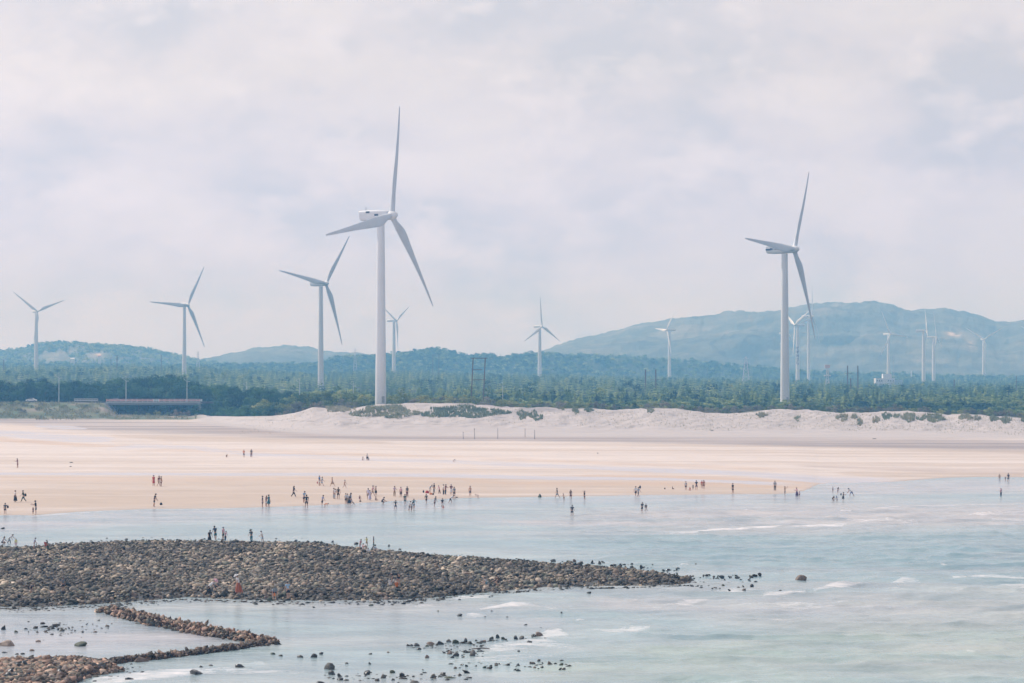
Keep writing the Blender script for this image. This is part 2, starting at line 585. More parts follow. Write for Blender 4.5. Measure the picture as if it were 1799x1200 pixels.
SAND_BANDS = [
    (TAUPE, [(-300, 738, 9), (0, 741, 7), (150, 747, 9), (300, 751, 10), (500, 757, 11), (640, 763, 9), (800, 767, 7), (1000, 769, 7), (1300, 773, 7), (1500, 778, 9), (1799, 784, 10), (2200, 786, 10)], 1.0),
    (BROWN, [(300, 755, 1), (500, 760, 4), (800, 766, 3), (1100, 768, 2)], 0.35),
    (CREAM, [(-300, 752, 6), (0, 750, 6), (60, 751, 3), (90, 752, 1)], 0.9),
    (TAN, [(180, 763, 1), (300, 768, 5), (450, 772, 4), (700, 778, 2)], 0.8),
    (ORANGE, [(-50, 769, 2), (60, 775, 3), (130, 781, 3.5), (200, 784, 2), (240, 782, 1)], 0.9),
    (ORANGE, [(200, 794, 1), (300, 791, 3), (440, 793, 4), (640, 798, 3), (800, 804, 3), (1000, 812, 3), (1250, 821, 3), (1400, 828, 2)], 0.55),
    (TAN, [(600, 783, 1), (900, 789, 3), (1300, 795, 4), (1799, 803, 4), (2200, 805, 4)], 0.35),
    (TAN, [(1000, 783, 1), (1200, 782, 2), (1799, 793, 3), (2200, 795, 3)], 0.5),
    (BROWN, [(1380, 819, 1), (1480, 823, 2.5), (1600, 826, 4), (1720, 829, 6), (1799, 830, 7), (2200, 831, 8)], 0.7),
    (TAN, [(1450, 832, 1), (1550, 835, 5), (1700, 836, 4), (1799, 837, 3), (2200, 837, 3)], 0.8),
    (TAN, [(-300, 880, 30), (0, 877, 30), (200, 871, 27), (400, 868, 26), (600, 862, 21), (800, 858, 17), (1000, 857, 14), (1200, 859, 11), (1350, 860, 9), (1440, 861, 9)], 0.85),
    (ORANGE, [(800, 846, 1), (900, 849, 3), (1100, 850, 3), (1280, 852, 3), (1440, 857, 5), (1450, 857, 5)], 0.6),
    (ORANGE, [(-300, 842, 3), (0, 841, 3), (300, 843, 3), (550, 842, 2), (700, 841, 3), (900, 846, 2)], 0.5),
    (ORANGE, [(1000, 836, 1), (1150, 838, 3), (1300, 843, 3), (1400, 848, 2), (1500, 848, 2), (1520, 849, 1)], 0.7),
]
SAND_WET = [
    [(58, 748, 0.6), (80, 749, 2.6), (115, 750.5, 3.2), (140, 752, 1.8), (156, 752.8, 0.4)],
    [(-300, 757, 6), (0, 760, 5), (60, 765, 6), (120, 769, 6), (180, 771, 5), (214, 769.5, 0.8)],
    [(155, 790, 1.5), (200, 788, 3), (240, 784, 4), (330, 786, 3.2), (450, 799, 3), (600, 805, 3.5), (680, 808, 3.2), (800, 813, 3), (1000, 821, 3), (1250, 830, 3.6), (1330, 835, 4.5), (1450, 844, 5.5), (1600, 845, 6)],
    [(-300, 832, 2), (0, 832.5, 1.8), (300, 834, 1.6), (600, 834, 2.6), (800, 836, 3.0), (1000, 841, 2.6), (1150, 843, 2.4), (1300, 848, 2.4), (1420, 852, 3)],
]


def sand_colours(U, X, Y, Z):
    V = proj(X, Y, Z)[1]
    dsh = Dof(ip(U, SHORE)); df = ip(U, FOOT_D); dc = ip(U, CREST_D)
    n = len(U)
    warp = fbm(X / 60.0, Y / 40.0, 21, 4) * 3.0 + fbm(X / 14.0, Y / 30.0, 22, 3) * 1.0
    Vw = V + warp * np.clip((V - 735) / 30.0, 0.15, 1) * (1 - 0.6 * (V > 850))
    c = np.tile(DRY, (n, 1))
    streak = fbm(X / 130.0, Y / 7.0, 31, 5)
    c = mixc(c, TAN, np.clip(streak * 1.0 + 0.12, 0, 0.55))
    c = mixc(c, DRY * 1.08, np.clip(-streak * 1.2, 0, 0.8))
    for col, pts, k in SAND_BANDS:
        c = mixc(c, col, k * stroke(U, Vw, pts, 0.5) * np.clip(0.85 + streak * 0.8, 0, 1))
    near = sstep(0, 9, Y - dsh)
    c = mixc(c, TAN * 0.82, (1 - near) * 0.7)
    wet = np.zeros(n)
    for pts in SAND_WET:
        wet = np.maximum(wet, stroke(U, Vw, pts, 0.35))
    wet = np.clip(wet * (0.85 + streak * 1.2), 0, 1)
    c = mixc(c, SKY_FILM, wet * 0.85)  # water film, with the sky's lavender reflection put into its colour
    wet = np.maximum(wet, (1 - sstep(0, 14, Y - dsh)) * 0.55)
    # dune sand
    left = 1 - sstep(330, 365, U)
    du = sstep(-60, -25, Y - df) * (1 - left)
    c = mixc(c, DUNE, du)
    spk = fbm(X / 3.0, Y / 6.0, 77, 3)
    c = mixc(c, DUNE * 0.80, du * sstep(0.28, 0.6, spk) * sstep(0, 20, Y - df) * 0.6)
    # strand lines of dark weed at the foot of the dunes and bank
    for pts, k in (([(395, 737.2, 0.5), (470, 738.2, 0.7), (552, 740, 0.6), (560, 740, 0.3)], 0.8),
                   ([(610, 743.5, 0.4), (700, 745.5, 0.5), (810, 746, 0.4)], 0.5),
                   ([(-300, 734.5, 1.3), (0, 735.5, 1.4), (60, 734.5, 1.0), (180, 736.3, 1.2), (300, 735.5, 1.2), (332, 735, 0.6)], 0.9)):
        c = mixc(c, MAUVE * 0.8, stroke(U, V, pts, 0.4) * k * np.clip(0.6 + spk * 1.3, 0, 1))
    # grass bank on the left
    gl = left * sstep(955, 962, Y)
    gcol = np.tile(GRASS, (n, 1))
    gn = fbm(X / 10.0, Y / 14.0, 41, 4)
    gcol = mixc(gcol, (0.06, 0.10, 0.04), np.clip(gn * 2.6 + 0.1, 0, 0.9))
    gcol = mixc(gcol, (0.27, 0.22, 0.19), np.clip(-gn * 3.2 + 0.1, 0, 0.85) * sstep(970, 985, Y) * sstep(15, 50, U))
    c = c * (1 - gl[:, None]) + gcol * gl[:, None]
    # behind the dune crest
    g2 = (1 - left) * sstep(3, 12, Y - dc)
    c = mixc(c, (0.10, 0.10, 0.06), g2)
    # sea bed and the stones' bed
    c = mixc(c, BED, 1 - sstep(-6, 0, Y - dsh))
    c = mixc(c, ROCKBED, np.clip(spit_mask(X, Y) * 3, 0, 1))
    return c, np.where(gl + g2 > 0.3, 0, wet)


dl = np.concatenate([np.array([40., 60., 80., 100., 115.]), rows(1330, 912, 3.0), rows(911.5, 776, 0.55)[0:], np.linspace(777, 1021, 270)])
U, X, Y, F = grid(-700, 2500, 1500, dl)
Z = ground_z(X, Y)
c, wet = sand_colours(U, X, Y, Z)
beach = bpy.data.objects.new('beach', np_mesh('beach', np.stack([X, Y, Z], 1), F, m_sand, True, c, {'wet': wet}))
link(beach); tag(beach, 'pale tidal sand flat rising to the dunes', 'beach', kind='structure')

# ---- inland ground, to the horizon
m_land = foliage('land_cover', (0.022, 0.036, 0.020), (0.045, 0.066, 0.030), (0.085, 0.10, 0.045), 0.02, attr=True)
dl = np.concatenate([np.linspace(1021, 1400, 60), np.linspace(1410, 2400, 60), np.linspace(2420, 4200, 80), np.linspace(4300, 6900, 12)])
U, X, Y, F = grid(-1500, 3300, 600, dl)
Z = ground_z(X, Y)
land = bpy.data.objects.new('ground', np_mesh('ground', np.stack([X, Y, Z], 1), F, m_land, True, attrs={'tint': fbm(X / 50, Y / 80, 4, 3) * 0.5 + 0.5}))
link(land); tag(land, 'low green coastal plain behind the dunes', 'ground', kind='structure')

# ---- the sea
m_sea, nt, b = mat_base('sea_water')
a_ = N(nt, 'ShaderNodeAttribute', attribute_name='Col')
f_ = N(nt, 'ShaderNodeAttribute', attribute_name='foam')
geo = N(nt, 'ShaderNodeNewGeometry')
mp = N(nt, 'ShaderNodeMapping'); mp.inputs['Scale'].default_value = (0.55, 0.95, 1.0)
mp.inputs['Rotation'].default_value = (0, 0, R(-8))
nt.links.new(geo.outputs['Position'], mp.inputs['Vector'])
n1 = N(nt, 'ShaderNodeTexNoise', Scale=0.9, Detail=6.0, Roughness=0.62, Distortion=0.3)
n2 = N(nt, 'ShaderNodeTexNoise', Scale=0.16, Detail=4.0, Roughness=0.55)
n3 = N(nt, 'ShaderNodeTexNoise', Scale=0.75, Detail=8.0, Roughness=0.78, Distortion=1.2)
for n_ in (n1, n2, n3): nt.links.new(mp.outputs['Vector'], n_.inputs['Vector'])
# foam: attribute thresholded against a lacy noise
th = N(nt, 'ShaderNodeMath', operation='ADD'); nt.links.new(f_.outputs['Fac'], th.inputs[0]); nt.links.new(n3.outputs['Fac'], th.inputs[1])
fr = N(nt, 'ShaderNodeMapRange'); fr.inputs['From Min'].default_value = 0.82; fr.inputs['From Max'].default_value = 1.12
nt.links.new(th.outputs['Value'], fr.inputs['Value'])
rp = N(nt, 'ShaderNodeValToRGB')
rp.color_ramp.elements[0].position = 0.32; rp.color_ramp.elements[0].color = (0.80, 0.84, 0.88, 1)
rp.color_ramp.elements[1].position = 0.70; rp.color_ramp.elements[1].color = (1.15, 1.10, 1.05, 1)
nt.links.new(n2.outputs['Fac'], rp.inputs['Fac'])
mul = N(nt, 'ShaderNodeMixRGB', blend_type='MULTIPLY', Fac=1.0)
nt.links.new(a_.outputs['Color'], mul.inputs['Color1']); nt.links.new(rp.outputs['Color'], mul.inputs['Color2'])
mx = N(nt, 'ShaderNodeMixRGB'); mx.inputs['Color2'].default_value = (0.80, 0.76, 0.76, 1)
nt.links.new(fr.outputs['Result'], mx.inputs['Fac']); nt.links.new(mul.outputs['Color'], mx.inputs['Color1'])
nt.links.new(mx.outputs['Color'], b.inputs['Base Color'])
rr = N(nt, 'ShaderNodeMapRange'); rr.inputs['To Min'].default_value = 0.16; rr.inputs['To Max'].default_value = 0.8
nt.links.new(fr.outputs['Result'], rr.inputs['Value']); nt.links.new(rr.outputs['Result'], b.inputs['Roughness'])
b.inputs['IOR'].default_value = 1.33
b1 = N(nt, 'ShaderNodeBump', Strength=1.0, Distance=0.16)
b2 = N(nt, 'ShaderNodeBump', Strength=0.8, Distance=0.55)
nt.links.new(n1.outputs['Fac'], b1.inputs['Height']); nt.links.new(n2.outputs['Fac'], b2.inputs['Height'])
nt.links.new(b2.outputs['Normal'], b1.inputs['Normal']); nt.links.new(b1.outputs['Normal'], b.inputs['Normal'])

AQUA = np.array((0.30, 0.40, 0.425)); TEAL = np.array((0.20, 0.33, 0.375)); MILK = np.array((0.50, 0.455, 0.455)); JADE = np.array((0.34, 0.43, 0.38)); LILAC = np.array((0.42, 0.42, 0.46))
FOAM = [
    [(1150, 936, 2, .3), (1200, 937, 2.2, .5), (1250, 932, 1.6, .6), (1330, 927, 1.6, .6), (1400, 924, 1.8, .55), (1500, 921, 1.2, .5)],
    [(905, 931, 1.2, .25), (960, 930, 1, .3)], [(1080, 936, 1.5, .2), (1130, 935, 1.5, .3)],
    [(1470, 898, 2.0, .55), (1500, 897, 1.0, .4)], [(1302, 897, 1.4, .45), (1320, 896, 1.0, .4)], [(1410, 897, 1.6, .4), (1428, 897, 1, .4)],
    [(1340, 896, 1, .25), (1358, 896, 1, .2)], [(1525, 893, 1.3, .35), (1600, 889, 1.6, .4), (1700, 887, 1.4, .35), (1799, 886, 1.2, .3)],
    [(1690, 906, 2.0, .35), (1740, 901, 3.0, .45), (1799, 899, 2.5, .4), (1900, 899, 2, .3)], [(1735, 915, 2.4, .4), (1765, 912, 2.4, .4), (1799, 915, 1.5, .3)],
    [(1480, 917, 1.8, .4), (1560, 913, 2.4, .45), (1620, 918, 1.4, .3)], [(1430, 909, 1.0, .2), (1640, 909, 1.0, .25)],
    [(1682, 935, 1.4, .5), (1694, 934, 1.0, .4)],
    [(835, 1072, 2, .3), (860, 1068, 3, .5), (900, 1060, 4, .55), (930, 1060, 3, .4), (980, 1070, 3, .3), (1010, 1075, 1.5, .2)],
    [(812, 1082, 2, .3), (830, 1080, 4, .5), (860, 1083, 2, .35)], [(785, 1052, 2, .3), (815, 1049, 3, .5), (865, 1047, 2.5, .4)],
    [(712, 1068, 2, .2), (745, 1063, 3, .4), (790, 1062, 2, .25)],
    [(1005, 1092, 1.5, .3), (1018, 1089, 2.2, .5), (1034, 1091, 1.2, .3)], [(900, 1089, 1.5, .3), (912, 1083, 2.6, .5)],
    [(1035, 1107, 1.5, .3), (1070, 1109, 4, .5), (1110, 1105, 5, .55), (1148, 1103, 2, .3)],
    [(1165, 1062, 1.5, .3), (1190, 1057, 3, .5), (1225, 1053, 2, .45), (1260, 1051, 1.2, .3)], [(1110, 1068, 2, .35), (1170, 1064, 1.4, .3)],
    [(1190, 990, 2, .4), (1208, 992, 2, .45), (1220, 993, 1, .2)], [(1095, 1050, 2, .3), (1125, 1050, 1.6, .35)], [(960, 1050, 1.5, .25), (995, 1049, 1.6, .35)],
    [(940, 1120, 2, .3), (962, 1113, 7, .5), (985, 1112, 6, .5), (1005, 1119, 3, .3)],
    [(830, 1150, 3, .25), (870, 1138, 8, .42), (920, 1130, 8, .45), (960, 1128, 7, .45), (1010, 1138, 5, .35), (1065, 1143, 2, .2)],
    [(780, 1162, 2, .2), (840, 1158, 6, .4), (900, 1155, 6, .35), (960, 1150, 5, .3), (1000, 1150, 3, .2)],
    [(995, 1167, 1.5, .3), (1030, 1164, 3, .4), (1065, 1168, 2, .3)], [(860, 1180, 1, .15), (790, 1181, 1, .15), (1040, 1178, 1, .1)][0:1] + [(1040, 1178, 1, .1)],
    [(1250, 1037, 2, .35), (1290, 1035, 2.6, .4), (1335, 1034, 1.6, .3)], [(1335, 1045, 3, .4), (1370, 1042, 3, .5), (1420, 1037, 3, .5)],
    [(1420, 1036, 2, .4), (1460, 1032, 3, .5), (1500, 1028, 2.4, .5), (1560, 1025, 1.2, .4), (1590, 1020, 3, .5), (1625, 1022, 2, .3)],
    [(1465, 1024, 1.2, .4), (1490, 1024, 1.2, .4)], [(1665, 1016, 2, .4), (1700, 1012, 3, .5), (1740, 1009, 4, .5), (1799, 1014, 2, .4), (1850, 1015, 1.5, .3)],
    [(1750, 1029, 2, .3), (1780, 1028, 3, .45), (1830, 1032, 2, .3)], [(1550, 1035, 1.5, .3), (1660, 1037, 1.5, .3), (1720, 1033, 2, .3)],
    [(1255, 1055, 2, .25), (1320, 1061, 3, .35), (1400, 1063, 3.5, .4), (1480, 1068, 2.4, .35), (1560, 1068, 2, .3), (1600, 1064, 1.5, .2)],
    [(1350, 1088, 1.8, .4), (1385, 1088, 1.4, .35), (1420, 1083, 1, .2)], [(1295, 1051, 1.8, .35), (1325, 1051, 1.4, .3)],
    [(1465, 1054, 1.8, .3), (1500, 1056, 2.6, .45), (1512, 1058, 1, .3)], [(1645, 990, 1.5, .5), (1655, 991, 2.4, .5), (1670, 993, 1, .3)],
    [(1705, 985, 1.4, .3), (1740, 988, 1.6, .35), (1799, 991, 1.4, .3)], [(1443, 973, 1.8, .5), (1455, 973, 1.2, .4)], [(1455, 973, 1, .2), (1560, 975, 1, .2)],
    [(1353, 1007, 1.6, .4), (1375, 1008, 1.2, .3)], [(1372, 1141, 1.4, .35), (1384, 1139, 2, .3)], [(1690, 1143, 3, .35), (1720, 1147, 2, .2)],
    [(1730, 1157, 1.4, .2), (1799, 1162, 1.6, .35)], [(1505, 1126, 2, .15), (1530, 1128, 2, .2)],
    [(150, 1200, 5, .5), (200, 1194, 9, .5), (260, 1187, 9, .55), (320, 1182, 7, .5), (400, 1176, 5, .4), (450, 1172, 3, .25)],
    [(380, 1182, 4, .3), (440, 1180, 5, .4), (520, 1181, 4, .3), (560, 1178, 2, .2)], [(585, 1170, 2, .25), (610, 1162, 4, .35), (640, 1158, 3, .25)],
    [(440, 1164, 2, .3), (460, 1164, 3, .35), (480, 1168, 2, .25)],
    [(318, 1150, 1.2, .5), (390, 1141, 1.6, .55), (440, 1137, 1.4, .55), (482, 1132, 1.4, .5), (492, 1125, 1.2, .4)],
    [(-20, 903, 1, .2), (60, 906.5, .7, .45), (105, 903, 1.0, .45), (200, 897, .6, .35), (380, 894.5, .6, .35), (560, 888, .6, .3), (700, 881, .6, .3), (900, 875, .6, .3), (1100, 872, .7, .3), (1400, 869, .8, .3)],
    [(505, 945, 1, .3), (518, 944, 1.4, .45), (535, 946, 1, .3)], [(728, 962, 1, .2), (745, 963, 1.2, .35), (760, 966, 1, .2)],
    [(1000, 984, 1, .25), (1060, 987, 1.2, .35), (1100, 991, 1, .2)], [(700, 933, .8, .3), (740, 934, .8, .35)], [(1065, 902, .9, .5), (1073, 902, .9, .5)],
]
TINT = [
    (MILK, [(760, 905, 1), (900, 910, 8), (1000, 912, 16), (1150, 912, 22), (1300, 908, 26), (1450, 905, 26), (1600, 908, 22), (1799, 905, 22), (2200, 905, 22)], 0.75),
    (LILAC, [(-300, 912, 10), (0, 918, 14), (200, 906, 10), (400, 901, 8), (700, 888, 8), (1000, 880, 6), (1400, 872, 6), (1460, 860, 12), (1600, 856, 12), (1799, 852, 10), (2200, 850, 10)], 0.7),
    (MILK, [(1430, 858, 6), (1500, 860, 9), (1600, 860, 10), (1700, 856, 10), (1799, 860, 8), (2200, 860, 8)], 0.5),
    (TEAL, [(700, 955, 8), (850, 952, 16), (1000, 955, 18), (1200, 962, 22), (1400, 972, 26), (1600, 975, 30), (1799, 978, 34), (2200, 980, 34)], 0.75),
    (TEAL, [(1200, 1015, 4), (1400, 1010, 18), (1600, 1005, 16), (1799, 1000, 16), (2200, 1000, 16)], 0.45),
    (TEAL, [(-300, 940, 5), (0, 938, 6), (200, 936, 8), (500, 932, 12), (800, 925, 12), (950, 900, 10), (1100, 890, 6)], 0.3),
    (JADE, [(900, 1185, 10), (1100, 1170, 30), (1300, 1160, 45), (1500, 1140, 55), (1799, 1130, 70), (2200, 1130, 70)], 0.7),
    (MILK, [(1000, 1050, 6), (1150, 1060, 16), (1300, 1075, 22), (1450, 1080, 26), (1650, 1080, 22), (1799, 1080, 18), (2200, 1080, 18)], 0.45),
    (LILAC, [(-300, 1120, 40), (0, 1115, 40), (200, 1115, 30), (400, 1110, 15), (420, 1110, 4)], 0.8),
    (LILAC, [(480, 1080, 6), (600, 1075, 18), (760, 1075, 18), (900, 1085, 14), (1000, 1095, 8)], 0.35),
]
dl = np.concatenate([np.array([30., 50., 70., 90., 105., 112.]), rows(1390, 1215, 3.0), rows(1214, 834, 0.6)])
U, X, Y, F = grid(-700, 2500, 1150, dl)
V = 670 + CAM_H * FPX / Y
foam = np.zeros(len(U))
wob = fbm(X / 5.0, Y / 12.0, 51, 3) * 2.2 * np.clip((V - 870) / 120, 0.25, 1)
for pts in FOAM:
    k = np.interp(U, [p[0] for p in pts], [p[3] for p in pts])
    foam = np.maximum(foam, stroke(U, V + wob, [(p[0], p[1], p[2] * 1.25) for p in pts], 0.6) * (k * 0.70 + 0.10))
crest = 1 - np.abs(fbm((X + 0.25 * Y) / 22.0, Y / 9.0, 61, 3)) * 2.6
open_ = sstep(700, 1250, U) * sstep(872, 905, V)
shel = np.maximum(open_, 0.15)
foam = np.maximum(foam, np.clip((crest - 0.86) * 2.2, 0, 0.42) * open_ * sstep(0.0, 0.4, fbm(X / 40, Y / 60, 71, 2)))
c = np.tile(AQUA, (len(U), 1))
wv = fbm(X / 50.0, Y / 50.0, 81, 4) * 9
for col, pts, k in TINT:
    c = mixc(c, col, k * stroke(U, V + wv * np.clip((V - 860) / 60, 0.2, 1), pts, 0.8))
st = fbm(X / 30.0, Y / 10.0, 91, 4)
rip_shade = fbm(X / 7.0, Y / 4.0, 93, 3)
rip_shade = rip_shade + fbm(X / 3.0, Y / 1.8, 94, 2) * 0.7
c = mixc(c, c * np.array((0.72, 0.80, 0.84)), np.clip(rip_shade * 1.2, 0, 0.8)); c = mixc(c, c * 1.16, np.clip(-rip_shade * 1.2, 0, 0.8))  # light and dark sides of small ripples painted into the water colour
c = mixc(c, TEAL, np.clip(st * 0.7, 0, 0.4)); c = mixc(c, MILK, np.clip(-st * 0.6, 0, 0.35))
zz = (np.clip(crest, 0, 1) ** 3 * 0.22 + fbm(X / 2.6, Y / 1.9, 99, 3) * 0.20 + fbm(X / 14.0, Y / 5.0, 98, 3) * 0.16) * shel + foam * 0.10 - 0.06 * shel
edge = np.maximum(ground_z(X, Y), -0.3) + 0.3           # calm right at the shore line
zz = zz * (1 - np.clip(edge / 0.3, 0, 1) * 0.9)
sea = bpy.data.objects.new('sea', np_mesh('sea', np.stack([X, Y, zz], 1), F, m_sea, True, c, {'foam': foam}))
link(sea); tag(sea, 'shallow milky blue-green sea with low foamy waves', 'sea', kind='structure')

# ------------------------------------------------------------------ hills
m_hill, nt, b = mat_base('hill_cover')
geo = N(nt, 'ShaderNodeNewGeometry')
nz = N(nt, 'ShaderNodeTexNoise', Scale=0.011, Detail=9.0, Roughness=0.68, Distortion=0.4)
nt.links.new(geo.outputs['Position'], nz.inputs['Vector'])
rp = N(nt, 'ShaderNodeValToRGB')
rp.color_ramp.elements[0].position = 0.34; rp.color_ramp.elements[0].color = (0.035, 0.052, 0.045, 1)
rp.color_ramp.elements[1].position = 0.72; rp.color_ramp.elements[1].color = (0.23, 0.225, 0.185, 1)
e = rp.color_ramp.elements.new(0.52); e.color = (0.105, 0.125, 0.105, 1)
e = rp.color_ramp.elements.new(0.85); e.color = (0.62, 0.52, 0.44, 1)
a_ = N(nt, 'ShaderNodeAttribute', attribute_name='tint')
ad = N(nt, 'ShaderNodeMath', operation='ADD')
nt.links.new(nz.outputs['Fac'], ad.inputs[0]); nt.links.new(a_.outputs['Fac'], ad.inputs[1])
nt.links.new(ad.outputs['Value'], rp.inputs['Fac']); nt.links.new(rp.outputs['Color'], b.inputs['Base Color'])
b.inputs['Roughness'].default_value = 0.9
nb = N(nt, 'ShaderNodeTexNoise', Scale=0.09, Detail=4.0, Roughness=0.7)
nt.links.new(geo.outputs['Position'], nb.inputs['Vector'])
bp = N(nt, 'ShaderNodeBump', Strength=0.8, Distance=5.0)
nt.links.new(nb.outputs['Fac'], bp.inputs['Height']); nt.links.new(bp.outputs['Normal'], b.inputs['Normal'])


def hill(name, label, prof, d0, wf, wb, seed, bump, tints=()):
    xs = [p[0] for p in prof]
    us = np.linspace(xs[0], xs[-1], int((xs[-1] - xs[0]) / 2.2))
    dd = np.concatenate([np.linspace(d0 - wf, d0, 44), np.linspace(d0 + wb * 0.06, d0 + wb, 14)])
    U_, D_ = np.meshgrid(us, dd)
    X_ = (U_ - 899.5) / FPX * D_
    top = CAM_H - (np.interp(U_, xs, [p[1] for p in prof]) - 670) * d0 / FPX
    f = np.where(D_ <= d0, (D_ - (d0 - wf)) / wf, 1 - (D_ - d0) / wb)
    f = np.clip(f, 0, 1)
    ends = sstep(xs[0], xs[0] + 60, U_) * (1 - sstep(xs[-1] - 60, xs[-1], U_))
    base = 4.0
    g = fbm(X_ / (wf * 0.22), D_ / (wf * 0.30), seed, 5)
    ridge = (1 - np.abs(fbm((X_ + D_ * 0.5) / (wf * 0.20), D_ / (wf * 0.9), seed + 5, 4)) * 2)
    sh = np.sin(f * math.pi / 2) ** 1.15
    Z_ = base + (top - base) * sh * (0.4 + 0.6 * ends) + (g * 0.30 + (ridge - 0.5) * 0.16) * (top - base) * np.sin(f * math.pi) * 0.8
    Z_ += fbm(X_ / 22.0, D_ / 22.0, seed + 9, 4) * bump
    idx = np.arange(U_.size).reshape(U_.shape)
    F_ = np.stack([idx[:-1, :-1], idx[:-1, 1:], idx[1:, 1:], idx[1:, :-1]], -1).reshape(-1, 4)
    pv = proj(X_.ravel(), D_.ravel(), Z_.ravel())[1]
    tint = np.zeros(U_.size)
    for (a, b_, ru, rv, k) in tints:
        tint += k * np.exp(-(((U_.ravel() - a) / ru) ** 2 + ((pv - b_) / rv) ** 2))
    o = bpy.data.objects.new(name, np_mesh(name, np.stack([X_.ravel(), D_.ravel(), Z_.ravel()], 1), F_, m_hill, True, attrs={'tint': tint}))
    link(o); tag(o, label, 'hill', kind='structure')
    return (X_, D_, Z_)


hill('mountain', 'long hazy blue mountain behind the right-hand turbines',
     [(880, 640), (940, 623), (1000, 600), (1050, 590), (1100, 577), (1130, 569), (1160, 565), (1200, 560), (1250, 557), (1300, 550), (1350, 550), (1390, 544),
      (1420, 538), (1450, 536), (1480, 537), (1512, 537), (1525, 535), (1546, 537), (1570, 543), (1600, 551), (1625, 551), (1660, 551), (1690, 556), (1720, 564),
      (1750, 575), (1772, 576), (1799, 571), (1850, 563), (1950, 556), (2100, 575), (2300, 620), (2500, 640)], 5200, 1500, 900, 111, 6.0,
     [(1250, 580, 140, 16, 0.06), (1180, 585, 120, 12, 0.05), (1695, 590, 26, 5, 0.16), (1705, 603, 12, 9, 0.22), (1672, 586, 14, 3, 0.30), (1550, 562, 16, 5, 0.12),
      (1420, 545, 70, 7, 0.06), (1640, 640, 120, 8, 0.05), (1750, 625, 60, 10, 0.05), (1440, 628, 9, 1.5, 0.25)])
hill('mountain_shoulder', 'darker nearer shoulder of the mountain',
     [(1040, 640), (1100, 622), (1160, 606), (1230, 594), (1300, 586), (1360, 582), (1430, 583), (1500, 590), (1560, 600), (1620, 615), (1680, 632), (1740, 644), (1800, 652)], 4550, 620, 700, 171, 5.0,
     [(1400, 600, 300, 30, -0.06)])
hill('left_hill', 'wooded hill behind the left-hand turbines',
     [(-500, 646), (-200, 612), (0, 620), (25, 616), (50, 611), (75, 607), (105, 605), (140, 606), (165, 608), (200, 611), (235, 615), (262, 621), (290, 628), (315, 633), (340, 638), (390, 643), (480, 648)], 4500, 900, 600, 131, 7.0,
     [(95, 625, 26, 10, 0.18), (168, 626, 12, 6, 0.25), (175, 623, 5, 3, 0.2), (240, 615, 30, 10, 0.03)])
hill('low_hill', 'low pale blue hill between the left turbines',
     [(300, 640), (350, 632), (390, 625), (420, 618), (450, 612), (480, 608), (505, 606), (530, 608), (560, 613), (590, 617), (620, 621), (680, 628), (760, 634), (860, 640)], 5000, 800, 700, 151, 6.0)

# ------------------------------------------------------------------ wind turbines
m_white = plain('turbine_white_paint', (0.76, 0.78, 0.80), 0.42, 0.05, 0.15)
m_blade = plain('turbine_blade_paint', (0.64, 0.68, 0.72), 0.5, 0.10, 0.25)
m_blade_lit = plain('sunlit_blade_tone', (0.84, 0.85, 0.86), 0.4, 0.04, 0.25)  # far blades: sunlit brightness put into a whiter base colour
m_steel = plain('galvanised_steel', (0.45, 0.47, 0.48), 0.5, 0.1, 2.0, 0.4)
m_darkvent = plain('dark_vent', (0.03, 0.045, 0.06), 0.6)
m_navy = plain('navy_lettering', (0.01, 0.05, 0.14), 0.6)
m_red = plain('red_paint', (0.5, 0.06, 0.05), 0.6)


def blade_mesh(name, L, r0, bend, slim=1.0):
    """root at origin, span +Z, rotor axis towards +X (upwind), chord in YZ plane"""
    mb = MB()
    st = [0.0, 0.03, 0.07, 0.12, 0.18, 0.25, 0.34, 0.44, 0.55, 0.66, 0.77, 0.87, 0.94, 0.98, 1.0]
    ch = [2 * r0, 2 * r0, 2 * r0 * 1.08, 0.062 * L, 0.076 * L, 0.078 * L, 0.068 * L, 0.057 * L, 0.046 * L, 0.037 * L, 0.029 * L, 0.023 * L, 0.017 * L, 0.013 * L, 0.007 * L]
    th = [1.0, 1.0, 0.86, 0.55, 0.34, 0.26, 0.22, 0.20, 0.18, 0.17, 0.16, 0.15, 0.15, 0.15, 0.15]
    tw = [0, 0, 8, 14, 16, 13, 10, 8, 6, 4, 3, 2, 1, 0, 0]
    rings = []
    for s, c, t, w in zip(st, ch, th, tw):
        c *= slim if s > 0.1 else 1.0
        ring = []
        k = sstep(0.03, 0.2, s)
        for i in range(14):
            a = 2 * math.pi * i / 14
            yy = math.cos(a) * c / 2
            xx = math.sin(a) * c / 2 * t * (1 - 0.35 * k * (1 - math.cos(a)) * 0.5)
            yy -= k * c * 0.18
            w_ = R(w)
            x2 = xx * math.cos(w_) - yy * math.sin(w_)
            y2 = xx * math.sin(w_) + yy * math.cos(w_)
            ring.append((float(x2 - bend * s ** 2.2), float(y2), s * L))
        rings.append(ring)
    mb.loft(rings)
    return mb.mesh(name, m_blade, True)


def tower_prof(h, rb, rt):
    p = [(rb * 1.10, 0.0), (rb * 1.10, 0.35), (rb, 0.36)]
    for k in range(1, 4):
        f = k / 3.0
        r = rb + (rt - rb) * f
        p += [(r + (rb - rt) * 0.0, h * f - 0.12), (r + 0.05, h * f - 0.11), (r + 0.05, h * f)] if k < 3 else [(rt, h)]
        if k < 3: p += [(r, h * f + 0.01)]
    return p


